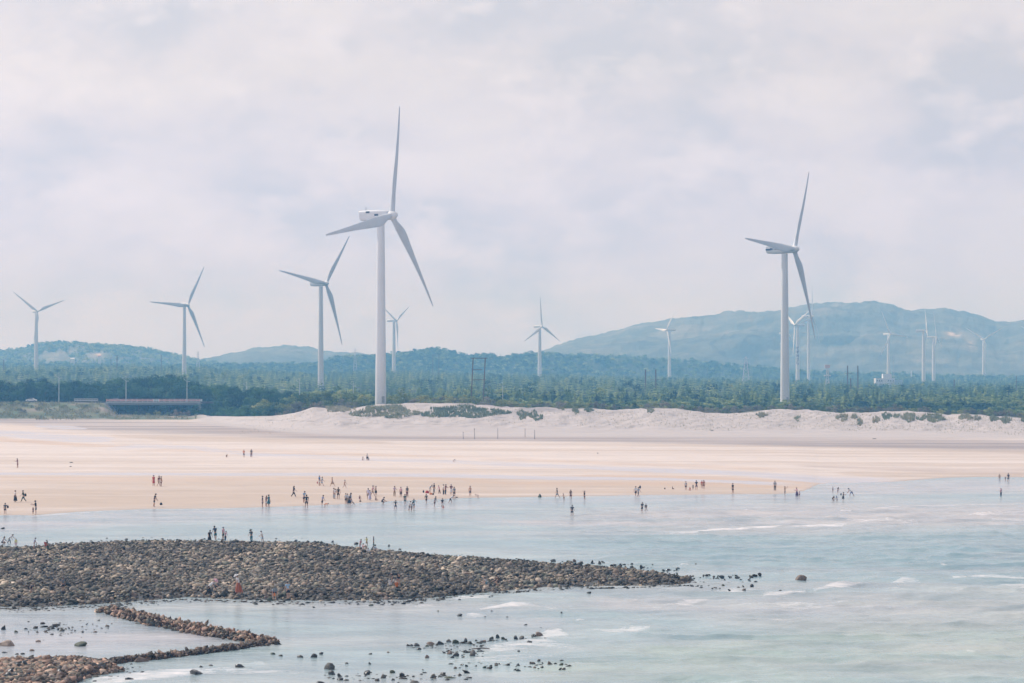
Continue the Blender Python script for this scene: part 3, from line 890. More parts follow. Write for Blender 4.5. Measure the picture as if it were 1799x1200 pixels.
MODEL = {
    'big': dict(L=41.0, r0=0.95, bend=1.7, rb=1.95, rt=1.30, hubr=1.55, nl=10.6, nr=1.75, over=4.4),
    'box': dict(L=31.0, r0=0.70, bend=0.5, rb=2.2, rt=1.45, hubr=1.05, nl=10.0, nr=1.25, over=3.4),
}
BM = {k: blade_mesh('blade_' + k, v['L'], v['r0'], v['bend'], 1.15 if k == 'big' else 1.25) for k, v in MODEL.items()}


def turbine(kind, hub_px, s, a, phi0, right, label, extra=None, scaleL=1.0, tilt=4.0):
    """hub_px: where the hub is seen; s: px per metre; a: how far the rotor disc faces us (1 = square on); right: nose points right"""
    P = MODEL[kind]
    d = FPX / s
    hub = at(hub_px[0], hub_px[1], d)
    b = math.sqrt(max(0.0, 1 - a * a)) * (1 if right else -1)
    ang = math.atan2(-a, b)                    # heading of the nose
    base_xy = Vector((hub.x - math.cos(ang) * (P['over'] + 0.2), hub.y - math.sin(ang) * (P['over'] + 0.2)))
    gz = float(ground_z(base_xy.x, base_xy.y)) - 0.3
    h = hub.z - gz
    root = empty('wind_turbine', (base_xy.x, base_xy.y, gz), ang)
    tag(root, label, 'wind turbine', 'wind turbines across the bay')
    ht = h - P['nr'] * 1.02
    mb = MB(); mb.lathe(tower_prof(ht, P['rb'], P['rt']), 28)
    tw = mb.build('tower', m_white, root, True)
    if kind == 'big':
        dm = MB(); dm.box(-0.5, 0.5, -P['rb'] - 0.06, -P['rb'] + 0.12, 1.2, 3.4)
        dr = dm.build('door', m_steel, tw); dr.rotation_euler = (0, 0, -ang + 0.5)
    # nacelle, x forward
    nr, nl = P['nr'], P['nl']
    mb = MB()
    x0, x1 = -nl + P['over'] * 0.55, P['over'] * 0.72
    rings = []
    if kind == 'big':
        sec = [(x0, 0.80, 0.78, 0.25), (x0 + 0.35, 0.98, 0.97, 0.1), (x0 + nl * 0.35, 1.0, 1.06, 0.0), (x0 + nl * 0.7, 0.98, 1.05, 0.0), (x1 - 0.5, 0.88, 0.95, 0.0), (x1, 0.80, 0.85, 0.0)]
        up = 0.18
    else:
        sec = [(x0, 0.78, 0.92, 0.0), (x0 + 0.25, 0.88, 1.0, 0.0), (x0 + nl * 0.5, 0.90, 1.0, 0.0), (x1 - 0.8, 0.86, 0.96, 0.0), (x1, 0.72, 0.82, 0.0)]
        up = 0.12
    for x, w, hh, lift in sec:
        ring = []
        for i in range(20):
            t = 2 * math.pi * i / 20
            cx, sx = math.cos(t), math.sin(t)
            e_ = 0.42
            yy = math.copysign(abs(cx) ** e_, cx) * nr * w
            zz = math.copysign(abs(sx) ** e_, sx) * nr * hh
            ring.append((x + (0.55 * (1 if kind == 'big' else 0) * (zz / nr) * -0.5 if x < x0 + 0.5 else 0), yy, h + up + zz + lift * 0.3))
        rings.append(ring)
    mb.loft(rings)
    nac = mb.build('nacelle', m_white, root, True)
    mb = MB()
    mb.tube((x0 + 1.6, 0.5, h + nr), (x0 + 1.6, 0.5, h + nr + 1.7), 0.06)
    mb.build('wind_vane', m_steel, nac)
    mb = MB(); mb.tube((x0 + 2.6, -0.5, h + nr), (x0 + 2.6, -0.5, h + nr + 1.5), 0.06)
    mb.build('aerial', m_steel, nac)
    if kind == 'big':
        side = -1 if right else 1
        for (vx, vz) in ((x0 + 3.1, 0.98), (x0 + 6.6, -0.05)):
            v = MB(); v.box(vx, vx + 1.5, side * (nr + 0.03), side * (nr - 0.2), h + vz, h + vz + 0.62)
            v.build('vent', m_darkvent, nac)
    # spinner and blades share the tilted rotor frame
    hz = Vector((P['over'], 0, h))
    tiltm = Matrix.Rotation(R(-tilt), 4, 'Y')
    hr = P['hubr']
    mb = MB()
    mb.lathe([(0.02, hr * 1.55), (hr * 0.35, hr * 1.42), (hr * 0.68, hr * 1.05), (hr * 0.92, hr * 0.45), (hr, -0.1 * hr), (hr * 0.98, -0.8 * hr), (hr * 0.80, -1.0 * hr)], 24, 'x')
    hub_o = mb.build('hub', m_white, root, True)
    hub_o.matrix_local = Matrix.Translation(hz) @ tiltm
    for k in range(3):
        bo = bpy.data.objects.new('blade', BM[kind])
        link(bo, root)
        if kind == 'box': bo.material_slots[0].link = 'OBJECT'; bo.material_slots[0].material = m_blade_lit
        # local +Y is to the left of the nose heading; disc horizontal e_h = -Y when seen from in front of a right-pointing nose
        phi = R(phi0 + 120 * k) * (-1 if not right else -1)
        if not right: phi = -phi
        phi_loc = -phi if False else phi
        rot = Matrix.Rotation((-1 if right else 1) * R(phi0 + 120 * k), 4, 'X') if True else None
        # rotation about +X takes +Z to -Y*sin+Z*cos ; heading ang makes local -Y the viewer's right for both noses after the sign below
        rot = Matrix.Rotation(R(phi0 + 120 * k) * SIGN, 4, 'X')
        bo.matrix_local = Matrix.Translation(hz) @ tiltm @ rot @ Matrix.Scale(scaleL, 4, (0, 0, 1)) @ Matrix.Translation((0, 0, hr * 0.35 / 1.0))
    return root, tw, nac, h, gz, ang, (x0, x1)


# nose heading ang: local X -> (cos,sin); local Y -> (-sin,cos). For a nose towards the viewer sin<0, so local +Y has x = -sin > 0: viewer's right.
# Rotation about X by +t takes Z to -Y sin t, so use negative angles for "towards the viewer's right".
SIGN = -1.0
T = {}
T[1] = turbine('big', (689, 378.5), 5.07, 0.475, 18, True, 'largest white wind turbine rising from the dune crest, blades straight up, left and lower right')
T[2] = turbine('big', (1396, 438), 4.21, 0.53, 34, True, 'second largest wind turbine, in the scrub right of centre, navy marks along its nacelle')
T[3] = turbine('big', (573, 498), 2.75, 0.62, 40, True, 'mid-sized wind turbine just left of the tallest one, one blade level to the left')
T[4] = turbine('big', (330, 536), 2.0, 0.67, 33, True, 'distant white wind turbine above the concrete road bridge')
T[5] = turbine('box', (66, 547), 1.76, 0.86, -52, True, 'far left wind turbine in front of the wooded hill, blades in a Y')
T[6] = turbine('box', (697, 563.5), 1.62, 0.50, -60, True, 'small distant turbine close behind the right side of the tallest tower')
T[7] = turbine('box', (952.5, 573.5), 1.68, 0.70, 0, True, 'small turbine standing alone at the left foot of the long mountain')
T[8] = turbine('box', (1171.5, 580), 1.45, 0.43, -85 + 120, False, 'small turbine with its nose to the left, in front of the mountain slope')
T[9] = turbine('box', (1396, 571.5), 1.68, 0.40, -58, False, 'turbine with dark characters painted down its tower, beside the second largest one')
T[10] = turbine('big', (1427, 556.5), 1.48, 0.42, 18, True, 'distant turbine half hidden by the long lower blade of the second largest one')
T[11] = turbine('box', (1384, 586), 1.36, 0.49, 2, True, 'distant turbine whose tower hugs the right edge of the second largest tower')
T[12] = turbine('box', (1564.5, 587.5), 1.42, 0.80, -24, True, 'distant turbine standing behind the white flat-roofed building')
T[13] = turbine('box', (1628.5, 581.5), 1.62, 0.12, 5, True, 'distant turbine seen edge-on with its blades in one upright line, right of the white building')
T[14] = turbine('box', (1645.5, 592.5), 1.50, 0.37, -9, True, 'distant turbine with a red blade tip against the sky, right of the edge-on one')
T[15] = turbine('box', (1730, 596), 1.30, 0.97, -60, True, 'far right turbine facing the sea squarely, blades in a Y')
T[16] = turbine('box', (1828, 592), 1.30, 0.97, -62, True, 'turbine mostly outside the picture, one blade tip entering at the right edge')

# marks on the nacelle of the second turbine and the characters on the tower of the ninth
root, tw, nac, h, gz, ang, (x0, x1) = T[2]
mb = MB()
zb = h - 0.25
for (a0, a1, z0, z1) in ((0.25, 0.95, 0, .62), (1.03, 1.35, 0, .62), (1.42, 1.8, 0.0, .62), (1.9, 2.2, 0, .62), (2.3, 2.62, .0, .95), (2.7, 2.95, 0.3, .95), (3.02, 3.3, 0, .6), (3.4, 3.65, 0.35, 0.8), (4.2, 4.35, 0.15, .45), (4.6, 4.75, .15, .45), (5.0, 5.15, .15, .45)):
    mb.box(x0 + a0, x0 + a1, -1.75 - 0.09, -1.75 + 0.2, zb + z0, zb + z1)
mb.build('lettering', m_navy, nac)

root, tw, nac, h, gz, ang, _x = T[9]
cols = bpy.data.curves.new('tower_characters', 'FONT')
cols.body = "\u534e\u65f6\u56fd\u98ce\u884c".replace('', '\n').strip()
cols.size = 3.5; cols.space_line = 1.05; cols.align_x = 'CENTER'; cols.offset = 0.09; cols.extrude = 0.02
to = bpy.data.objects.new('tower_characters', cols); COL.objects.link(to)
dg = bpy.context.evaluated_depsgraph_get(); dg.update()
tm = bpy.data.meshes.new_from_object(to.evaluated_get(dg))
bpy.data.objects.remove(to)
d9 = FPX / 1.68
ztop = float(at(1398, 609.0, d9).z) - gz
zs = [v.co.y for v in tm.vertices] or [0]
y1 = max(zs); y0 = min(zs); hgt = (640.5 - 609.0) / 1.68
for v in tm.vertices:
    zz = ztop + (v.co.y - y1) * hgt / max(1e-3, (y1 - y0))
    rr_ = 2.2 + (1.45 - 2.2) * zz / (h - 1.3) + 0.10 + v.co.z * 0.5
    aa = v.co.x * 0.95 / rr_
    v.co = Vector((math.sin(aa) * rr_, -math.cos(aa) * rr_, zz))
tm.materials.clear(); tm.materials.append(m_navy)
co = bpy.data.objects.new('lettering', tm); link(co, tw)
co.rotation_euler = (0, 0, -ang + math.atan2(T[9][0].location.x, T[9][0].location.y) * -1 - 0.12)

# ------------------------------------------------------------------ road, bridge, cars
m_asph = plain('asphalt', (0.09, 0.09, 0.095), 0.85, 0.2, 0.5)
m_conc = plain('concrete', (0.42, 0.44, 0.45), 0.8, 0.12, 0.6)
m_conc2 = plain('bluish_concrete', (0.30, 0.36, 0.40), 0.8, 0.15, 0.4)
m_pink = plain('faded_red_railing', (0.72, 0.42, 0.39), 0.7, 0.2, 0.8)
m_pale = plain('pale_railing', (0.62, 0.66, 0.68), 0.7, 0.1, 0.8)
RY = 1004.0


def rx(u, y=RY): return (u - 899.5) / FPX * y


def zof(py, y): return CAM_H - (py - 670) * y / FPX


ROAD_Z = zof(706.0, RY)
mb = MB()
mb.box(rx(-900), rx(186), RY, RY + 8.0, ROAD_Z - 0.3, ROAD_Z)
mb.box(rx(-900), rx(186), RY - 0.25, RY - 0.004, ROAD_Z - 0.3, ROAD_Z + 0.14)
road = mb.build('road', m_asph); tag(road, 'coast road along the embankment', 'road', kind='structure')
mb = MB()
mb.box(rx(352.5), rx(640), RY, RY + 8.0, ROAD_Z - 0.6, ROAD_Z)
road2 = mb.build('road', m_asph); tag(road2, 'coast road beyond the bridge', 'road', kind='structure')

br = empty('road_bridge', (rx(186), RY, 0)); L_br = rx(352) - rx(186)
tag(br, 'low concrete road bridge with faded red railing over the dark creek', 'bridge')
mb = MB(); mb.box(0.0, L_br, 0, 8.0, ROAD_Z - 0.35, ROAD_Z)
mb.box(0.02, L_br - 0.02, -0.25, -0.003, ROAD_Z - 0.55, ROAD_Z + 0.12)
mb.build('deck', m_conc, br)
mb = MB(); mb.box(0.01, L_br - 0.01, 0.2, 0.9, ROAD_Z - 1.15, ROAD_Z - 0.352); mb.box(0.01, L_br - 0.01, 6.8, 7.6, ROAD_Z - 1.35, ROAD_Z - 0.352)
mb.build('girder', m_conc2, br)


def railing(parent, name, xa, xb, y, z, mat, hh=1.05, step=2.1, thick=0.10):
    m_ = MB()
    n_ = max(2, int(round((xb - xa) / step)))
    for i in range(n_ + 1):
        x = xa + (xb - xa) * i / n_
        m_.box(x - 0.12, x + 0.12, y, y + 0.2, z, z + hh)
    m_.box(xa, xb, y + 0.03, y + 0.03 + thick, z + hh * 0.80, z + hh * 0.98)
    m_.box(xa, xb, y + 0.05, y + 0.05 + thick * 0.6, z + 0.22, z + hh * 0.62)
    return m_.build(name, mat, parent)


railing(br, 'railing', 0.3, L_br * 0.50, -0.22, ROAD_Z + 0.12, m_pink, 1.0)
railing(br, 'railing', L_br * 0.50 + 0.3, L_br * 0.56, -0.22, ROAD_Z + 0.12, m_pale, 1.0)
railing(br, 'railing', L_br * 0.56 + 0.3, L_br - 0.3, -0.22, ROAD_Z + 0.12, m_pink, 1.0)
railing(br, 'railing', 0.3, L_br - 0.3, 7.6, ROAD_Z, m_pale)
for sx, xx in ((-1, 0.0), (1, L_br)):
    mb = MB()
    gz_ = 3.4
    if sx < 0: pts = [(-1.0, ROAD_Z - 0.36), (0.6, ROAD_Z - 0.36), (5.0, gz_), (-1.0, gz_)]
    else: pts = [(L_br - 1.2, ROAD_Z - 1.36), (L_br + 0.6, ROAD_Z - 0.36), (L_br + 0.6, gz_), (L_br - 1.2, gz_)]
    mb.loft([[(p[0], -0.5, p[1]) for p in pts], [(p[0], 8.2, p[1]) for p in pts]])
    mb.build('abutment', m_conc, br)

rl = empty('roadside_railing', (rx(131), RY - 0.2, ROAD_Z)); tag(rl, 'pale concrete railing on the road embankment, left of the red one', 'railing')
xe = rx(172) - rx(131)
m_ = MB()
for i in range(9):
    x = xe * i / 8
    m_.box(x - 0.14, x + 0.14, -0.12, 0.12, 0.142, 1.3)
m_.build('post', m_conc, rl)
m_ = MB(); m_.box(0, xe, -0.06, 0.06, 1.0, 1.26); m_.box(0, xe, -0.05, 0.05, 0.35, 0.7)
m_.build('rail', m_pale, rl)


def car(px, colmat, label, y):
    z = ROAD_Z
    c_ = empty('car', (rx(px, y), y, z)); tag(c_, label, 'car', 'cars on the coast road')
    mb = MB()
    prof = [(-2.1, .35), (-2.15, .62), (-2.0, .86), (-1.25, .95), (-0.6, 1.40), (0.55, 1.43), (1.3, 1.0), (2.0, .92), (2.15, .65), (2.1, .35)]
    rings = []
    for yy, k in ((-0.88, 0.93), (-0.80, 1.0), (0.80, 1.0), (0.88, 0.93)):
        rings.append([(x * (0.985 if k < 1 else 1), yy * (1 if z_ < 1.0 else 0.82), 0.35 + (z_ - 0.35) * k) for x, z_ in prof])
    mb.loft(rings)
    body = mb.build('body', colmat, c_, True)
    mb = MB()
    for s_ in (-1, 1):
        pts = [(-1.12, 1.0), (-0.58, 1.34), (0.5, 1.36), (1.1, 1.03)]
        mb.loft([[(x, s_ * 0.835, z_) for x, z_ in pts], [(x, s_ * 0.70, z_) for x, z_ in pts]])
    mb.build('window', m_darkvent, c_)
    for wx in (-1.35, 1.35):
        for s_ in (-1, 1):
            mb = MB(); mb.tube((wx, s_ * 0.70, 0.32), (wx, s_ * 0.90, 0.32), 0.32, n=14)
            w_ = mb.build('wheel', m_darkvent, c_)
            mb = MB(); mb.tube((wx, s_ * 0.905, 0.32), (wx, s_ * 0.92, 0.32), 0.18, n=10)
            mb.build('rim', m_steel, w_)
    return c_


m_carw = plain('white_car_paint', (0.78, 0.80, 0.82), 0.3, 0.02); m_carg = plain('grey_car_paint', (0.30, 0.34, 0.38), 0.3, 0.02)
car(55.5, m_carw, 'white saloon car driving on the embankment road at the far left', RY + 2.0)
car(203, m_carg, 'grey car seen behind the red railing of the bridge', RY + 2.0)

# ------------------------------------------------------------------ lamps, poles, pylons
m_wood = plain('dark_timber', (0.15, 0.125, 0.12), 0.85, 0.2, 1.5)
m_lamp = plain('pale_lamp_post', (0.60, 0.64, 0.66), 0.5, 0.05)


def lamp(px, py_top, y, label, base_py=None):
    x = rx(px, y)
    zg = ROAD_Z if abs(y - RY) < 9 else float(ground_z(x, y))
    top = zof(py_top, y)
    r_ = empty('street_lamp', (x, y, zg - 0.05)); tag(r_, label, 'street lamp', 'street lamps along the coast road')
    h_ = top - zg
    hm = h_ - 1.9
    mb = MB(); mb.tube((0, 0, 0), (0, 0, hm), 0.17, 0.11); mb.tube((0, 0, hm), (0, 0, h_), 0.06, 0.05)
    mb.build('pole', m_lamp, r_)
    mb = MB(); mb.tube((0, 0, hm), (-1.55, 0, hm + 1.15), 0.05); mb.tube((-1.55, 0, hm + 1.15), (0, 0, h_ - 0.05), 0.04)
    mb.build('bracket', m_lamp, r_)
    mb = MB(); mb.tube((0, 0, hm - 0.2), (0.7, 0, hm - 0.05), 0.05); mb.box(0.5, 1.1, -0.12, 0.12, hm - 0.12, hm + 0.02)
    mb.build('lamp_head', m_lamp, r_)
    return r_


LY = RY - 0.7
lamp(103.7, 655.5, LY, 'tall street lamp on the embankment, between the white car and the pale railing')
lamp(221.5, 660.5, LY, 'street lamp over the left half of the red bridge railing')
lamp(328.6, 661.5, LY, 'street lamp over the right end of the red bridge railing')
for (px, pt, lab) in ((433.6, 671, 'street lamp in the dark trees right of the bridge'), (526.5, 664.5, 'street lamp rising from the trees left of the tallest turbine, nearer the mid-sized one'),
                      (620.8, 669.5, 'street lamp in the trees just left of the tallest tower'), (706.5, 683, 'street lamp just right of the tallest tower'),
                      (883.3, 671, 'street lamp right of the timber portal pole')):
    lamp(px, pt, 1060.0, lab)


def portal(pxs, py_top, py_base, d, label, beams, over=2.0, r=0.19, lean=0.0):
    xs_ = [rx(p, d) for p in pxs]
    zt = zof(py_top, d); zb_ = min(zof(py_base, d), float(ground_z(xs_[0], d)) + 30)
    zb_ = float(ground_z(xs_[0], d)) - 0.4
    r_ = empty('utility_pole', ((xs_[0] + xs_[-1]) / 2, d, zb_)); tag(r_, label, 'utility pole', 'timber utility poles in the plantation')
    xm = (xs_[0] + xs_[-1]) / 2
    for x in xs_:
        mb = MB(); mb.tube((x - xm - lean, 0, 0), (x - xm, 0, zt - zb_), r * 1.1, r)
        mb.build('post', m_wood, r_)
    for (pb, e0, e1) in beams:
        z_ = zof(pb, d) - zb_
        mb = MB(); mb.box(rx(e0, d) - xm, rx(e1, d) - xm, -0.34, -0.10 - r + 0.16, z_ - 0.12, z_ + 0.12)
        mb.build('crossbeam', m_wood, r_)
    return r_


portal((831.3, 852.6), 628.5, 709, 905, 'tall dark timber portal pole of two posts, right of the tallest turbine', [(629.3, 826.5, 856.5), (649.6, 831, 847), (667.3, 829, 854)], lean=0.9)
portal((1134, 1152), 649, 690, 1560, 'pair of dark timber poles left of the turbine with its nose to the left', [(667, 1143.5, 1163), (681.5, 1129, 1139)], r=0.42)
portal((1489, 1507), 642.5, 680, 1650, 'pair of dark timber poles left of the white building', [(656, 1484, 1497)], r=0.40)
portal((760.5, 771), 622, 652, 2250, 'pair of thin poles between the tallest turbine and the timber portal', [(634, 758, 763)], r=0.22)
portal((1785.5,), 660, 688, 1750, 'pole with a long crossarm at the far right of the plantation', [(670.6, 1781, 1803)], r=0.25)
portal((6.7,), 632, 652, 2150, 'thin dark pole on the tree line at the far left', [], r=0.45)
portal((205.6,), 624, 650, 2250, 'thin dark pole in front of the wooded left hill', [(632, 204, 207.2)], r=0.42)
portal((283.3,), 624, 648, 2250, 'thin pole left of the turbine above the bridge', [(633, 282, 284.6)], r=0.3)
portal((1494.3,), 664.5, 676, 1500, 'short pale T-shaped pole between the two dark poles near the white building', [(666, 1491, 1500)], r=0.35)
portal((1676.3,), 667, 680, 1700, 'short white pole between the two right-hand turbines', [], r=0.38)
portal((195.0,), 628, 648, 2250, 'very thin grey pole left of the dark pole by the wooded hill', [], r=0.2)


def lattice(px, py_top, py_base, d, w, label, mat, arms, name='pylon', cat='pylon', rungs=9):
    x = rx(px, d); zt = zof(py_top, d); zb_ = float(ground_z(x, d)) - 0.3
    H_ = zt - zb_
    r_ = empty(name, (x, d, zb_)); tag(r_, label, cat)
    mb = MB()
    def corner(k, f):
        ww = w * (1 - f) + w * 0.16 * f
        return Vector(((ww if k in (1, 2) else -ww) / 2, (ww if k in (2, 3) else -ww) / 2, f * H_))
    for k in range(4): mb.tube(corner(k, 0), corner(k, 1), 0.15, 0.10, 5)
    for i in range(rungs):
        f0, f1 = i / rungs, (i + 1) / rungs
        for k in range(4):
            mb.tube(corner(k, f0), corner((k + 1) % 4, f1), 0.08, n=4); mb.tube(corner((k + 1) % 4, f0), corner(k, f1), 0.08, n=4)
    mb.build('mast', mat, r_)
    for (f, hw_) in arms:
        mb = MB()
        for s_ in (-1, 1):
            mb.tube((0, 0, f * H_), (s_ * hw_, 0, f * H_), 0.10, n=4); mb.tube((0, 0, f * H_ + 1.1), (s_ * hw_, 0, f * H_), 0.08, n=4)
            mb.tube((s_ * hw_, 0, f * H_), (s_ * hw_, 0, f * H_ - 1.0), 0.06, n=4)
        mb.build('crossarm', mat, r_)
    return r_


m_pylon = plain('pylon_steel', (0.62, 0.60, 0.62), 0.5, 0.1)
lattice(1310.5, 626, 661, 2500, 7.5, 'steel lattice pylon in the plantation left of the second largest turbine', m_pylon, [(0.55, 5.0), (0.75, 4.2), (0.92, 3.0)])
lattice(623.8, 611.5, 650, 3300, 5.0, 'tiny far lattice pylon on the skyline left of the tallest tower', m_pylon, [(0.82, 4.0), (0.92, 3.0)])
lattice(348, 617, 645, 3300, 5.0, 'tiny far lattice pylon right of the turbine above the bridge', m_pylon, [(0.85, 3.0)])
tl = lattice(1453.6, 641, 664, 2100, 3.4, 'red and white telecom mast between the second largest turbine and the timber poles', m_pylon, [], 'telecom_mast', 'mast')
zt_ = zof(641, 2100) - tl.location.z
mb = MB(); mb.box(-2.1, 2.1, -0.7, 0.7, zt_ - 2.6, zt_); mb.build('antenna_panel', plain('pale_pink_panel', (0.68, 0.50, 0.50), 0.6), tl)
mb = MB(); mb.box(-2.6, 2.6, -1.6, 1.6, zt_ - 9.4, zt_ - 8.2); mb.build('platform', m_pale, tl)
x_ = rx(1570.3, 2500); zb_ = float(ground_z(x_, 2500))
am = empty('antenna_mast', (x_, 2500, zb_ - .2)); tag(am, 'thin tall mast beside the white building', 'mast')
mb = MB(); mb.tube((0, 0, 0), (0, 0, zof(623, 2500) - zb_), 0.26, 0.18); mb.build('mast', m_steel, am)
mb = MB(); mb.tube((-0.7, 0, 6), (0.7, 0, 6), 0.1); mb.tube((-0.7, 0, 14), (0.7, 0, 14), 0.1); mb.build('bracket', m_steel, am)

# ------------------------------------------------------------------ buildings
m_bw = plain('white_render', (0.70, 0.73, 0.76), 0.8, 0.06, 0.1); m_win = plain('dark_window', (0.10, 0.15, 0.19), 0.3); m_bblue = plain('pale_blue_render', (0.42, 0.55, 0.64), 0.8, 0.06, 0.1)
m_roofr = plain('red_roof', (0.50, 0.22, 0.18), 0.8)
DB = 2350.0
bx = rx(1551, DB)


def zb(py): return zof(py, DB)


g0 = float(ground_z(bx, DB)) - 0.5
wb_ = empty('building', (bx, DB, g0)); tag(wb_, 'white flat-roofed building with a square upper storey, at the foot of a distant turbine', 'building')
def BX(u): return rx(u, DB) - bx
mb = MB(); mb.box(BX(1538.5), BX(1572), 0, 12, 0, zb(664.5) - g0); wl_ = mb.build('lower_storey', m_bw, wb_)
mb = MB(); mb.box(BX(1551.5), BX(1567), 1.2, 9, zb(664.5) - g0 + 0.01, zb(656.8) - g0); mb.build('upper_storey', m_bw, wb_)
mb = MB(); mb.box(BX(1538.3), BX(1572.2), -0.2, 12.2, zb(664.5) - g0 - 0.5, zb(664.2) - g0 - 0.3); mb.build('parapet', m_bw, wb_)
mb = MB(); mb.box(BX(1572.01), BX(1587), 3, 12, 0, zb(667.3) - g0); mb.build('side_wing', m_bblue, wb_)
for u_ in (1541, 1545, 1549, 1561, 1565, 1569):
    mb = MB(); mb.box(BX(u_ - 0.9), BX(u_ + 0.9), -0.05, 0.3, zb(670.2) - g0, zb(667.6) - g0); mb.build('window', m_win, wb_)
for (px, py, d, w_px, h_px, mt, lab) in ((884.5, 643.5, 3380, 5, 5, m_roofr, 'tiny red-roofed house in the trees right of the timber portal pole'),
                                         (1601.3, 655.5, 3300, 2.2, 8, m_bw, 'tiny white obelisk-like building between the white building and the edge-on turbine'),
                                         (175, 626, 3420, 5, 4, m_roofr, 'tiny reddish house on the slope of the wooded left hill'),
                                         (127.5, 631, 3420, 7, 4, m_bw, 'tiny pale house on the slope of the wooded left hill')):
    s_ = FPX / d
    w2 = w_px / s_ / 2; hh = h_px / s_
    p = at(px, py + h_px / 2, d)
    hb = empty('house', p); tag(hb, lab, 'house')
    mb = MB(); mb.box(-w2, w2, -w2, w2, -12, hh * 0.6); mb.build('wall', m_bw if mt is m_roofr else m_bw, hb)
    mb = MB()
    mb.loft([[(-w2 * 1.1, -w2 * 1.1, hh * 0.6 + .01), (w2 * 1.1, -w2 * 1.1, hh * 0.6 + .01), (w2 * 1.1, w2 * 1.1, hh * 0.6 + .01), (-w2 * 1.1, w2 * 1.1, hh * 0.6 + .01)],
             [(-w2 * .9, -.1, hh), (w2 * .9, -.1, hh), (w2 * .9, .1, hh), (-w2 * .9, .1, hh)]])
    mb.build('roof', mt, hb)

# ------------------------------------------------------------------ vegetation
rng = np.random.default_rng(7)
random.seed(7)
m_con = foliage('conifer_needles', (0.012, 0.052, 0.020), (0.100, 0.185, 0.055), (0.33, 0.40, 0.14), 0.35)
m_bro = foliage('broad_leaves', (0.004, 0.042, 0.022), (0.018, 0.090, 0.040), (0.080, 0.175, 0.065), 0.16)
m_shr = foliage('shrub_leaves', (0.040, 0.085, 0.026), (0.17, 0.22, 0.060), (0.36, 0.36, 0.13), 0.05)
m_far = foliage('far_wood', (0.010, 0.048, 0.020), (0.105, 0.185, 0.055), (0.36, 0.41, 0.15), 0.06, attr=True)
m_bark = plain('bark', (0.12, 0.10, 0.085), 0.9, 0.25, 3.0)
m_dgrass = foliage('dune_grass', (0.15, 0.19, 0.10), (0.25, 0.27, 0.16), (0.38, 0.35, 0.23), 0.5)


def conifer_arrays(seed, tiers=10, fr=11, h=1.0, w=0.22):
    r = np.random.default_rng(seed)
    V, F = [], []
    for k in range(tiers):
        f = k / (tiers - 1)
        z = 0.10 + 0.84 * f
        rad = w * (1 - f) ** 0.8 * (0.8 + 0.4 * r.random()) + 0.015
        for i in range(fr if f < 0.6 else max(5, fr - 4)):
            a = 2 * math.pi * (i + r.random() * 0.8) / fr + k
            R_ = rad * (0.6 + 0.6 * r.random())
            da = 0.30
            zz = z + 0.02 * r.standard_normal()
            p0 = (0, 0, zz + 0.10 * (1.2 - f))
            p1 = (R_ * math.cos(a - da) * 0.8, R_ * math.sin(a - da) * 0.8, zz - 0.01)
            p2 = (R_ * math.cos(a), R_ * math.sin(a), zz + 0.025 * r.random())
            p3 = (R_ * math.cos(a + da) * 0.8, R_ * math.sin(a + da) * 0.8, zz - 0.02)
            o = len(V); V += [p0, p1, p2, p3]; F += [(o, o + 1, o + 2), (o, o + 2, o + 3)]
    o = len(V)
    V += [(0.012, 0, 0.9), (-0.006, 0.010, 0.9), (-0.006, -0.010, 0.9), (0, 0, 1.03)]
    F += [(o, o + 1, o + 3), (o + 1, o + 2, o + 3), (o + 2, o, o + 3)]
    return np.array(V) * h, np.array(F)


def leafball_arrays(seed, lobes, n, size, flat=0.8, span=0.34, z0=0.30):
    """crown of many small leaf clumps spread over several lobes; unit height"""
    r = np.random.default_rng(seed)
    cs = []
    for i in range(lobes):
        a = r.random() * 6.28; rr_ = span * math.sqrt(r.random()) * 0.9
        cs.append((rr_ * math.cos(a), rr_ * math.sin(a), z0 + (0.86 - z0) * r.random() * (1 - rr_ * 0.6), (0.13 + 0.10 * r.random())))
    V, F = [], []
    for i in range(n):
        c = cs[r.integers(lobes)]
        d = r.standard_normal(3); d /= np.linalg.norm(d)
        rad = c[3] * (0.55 + 0.5 * r.random() ** 0.5)
        p = np.array(c[:3]) + d * rad * np.array((1.15, 1.15, flat))
        if p[2] < 0.02: continue
        # a bent leaf clump, roughly facing outwards
        t = np.cross(d + 0.5 * r.standard_normal(3), r.standard_normal(3)); t /= np.linalg.norm(t) + 1e-6
        b_ = np.cross(d, t); s = size * (0.6 + 0.8 * r.random())
        o = len(V)
        V += [p - t * s, p + b_ * s * 0.7 - d * s * 0.25, p + t * s, p - b_ * s * 0.7 - d * s * 0.25]
        F += [(o, o + 1, o + 2), (o, o + 2, o + 3)]
    return np.array(V), np.array(F)


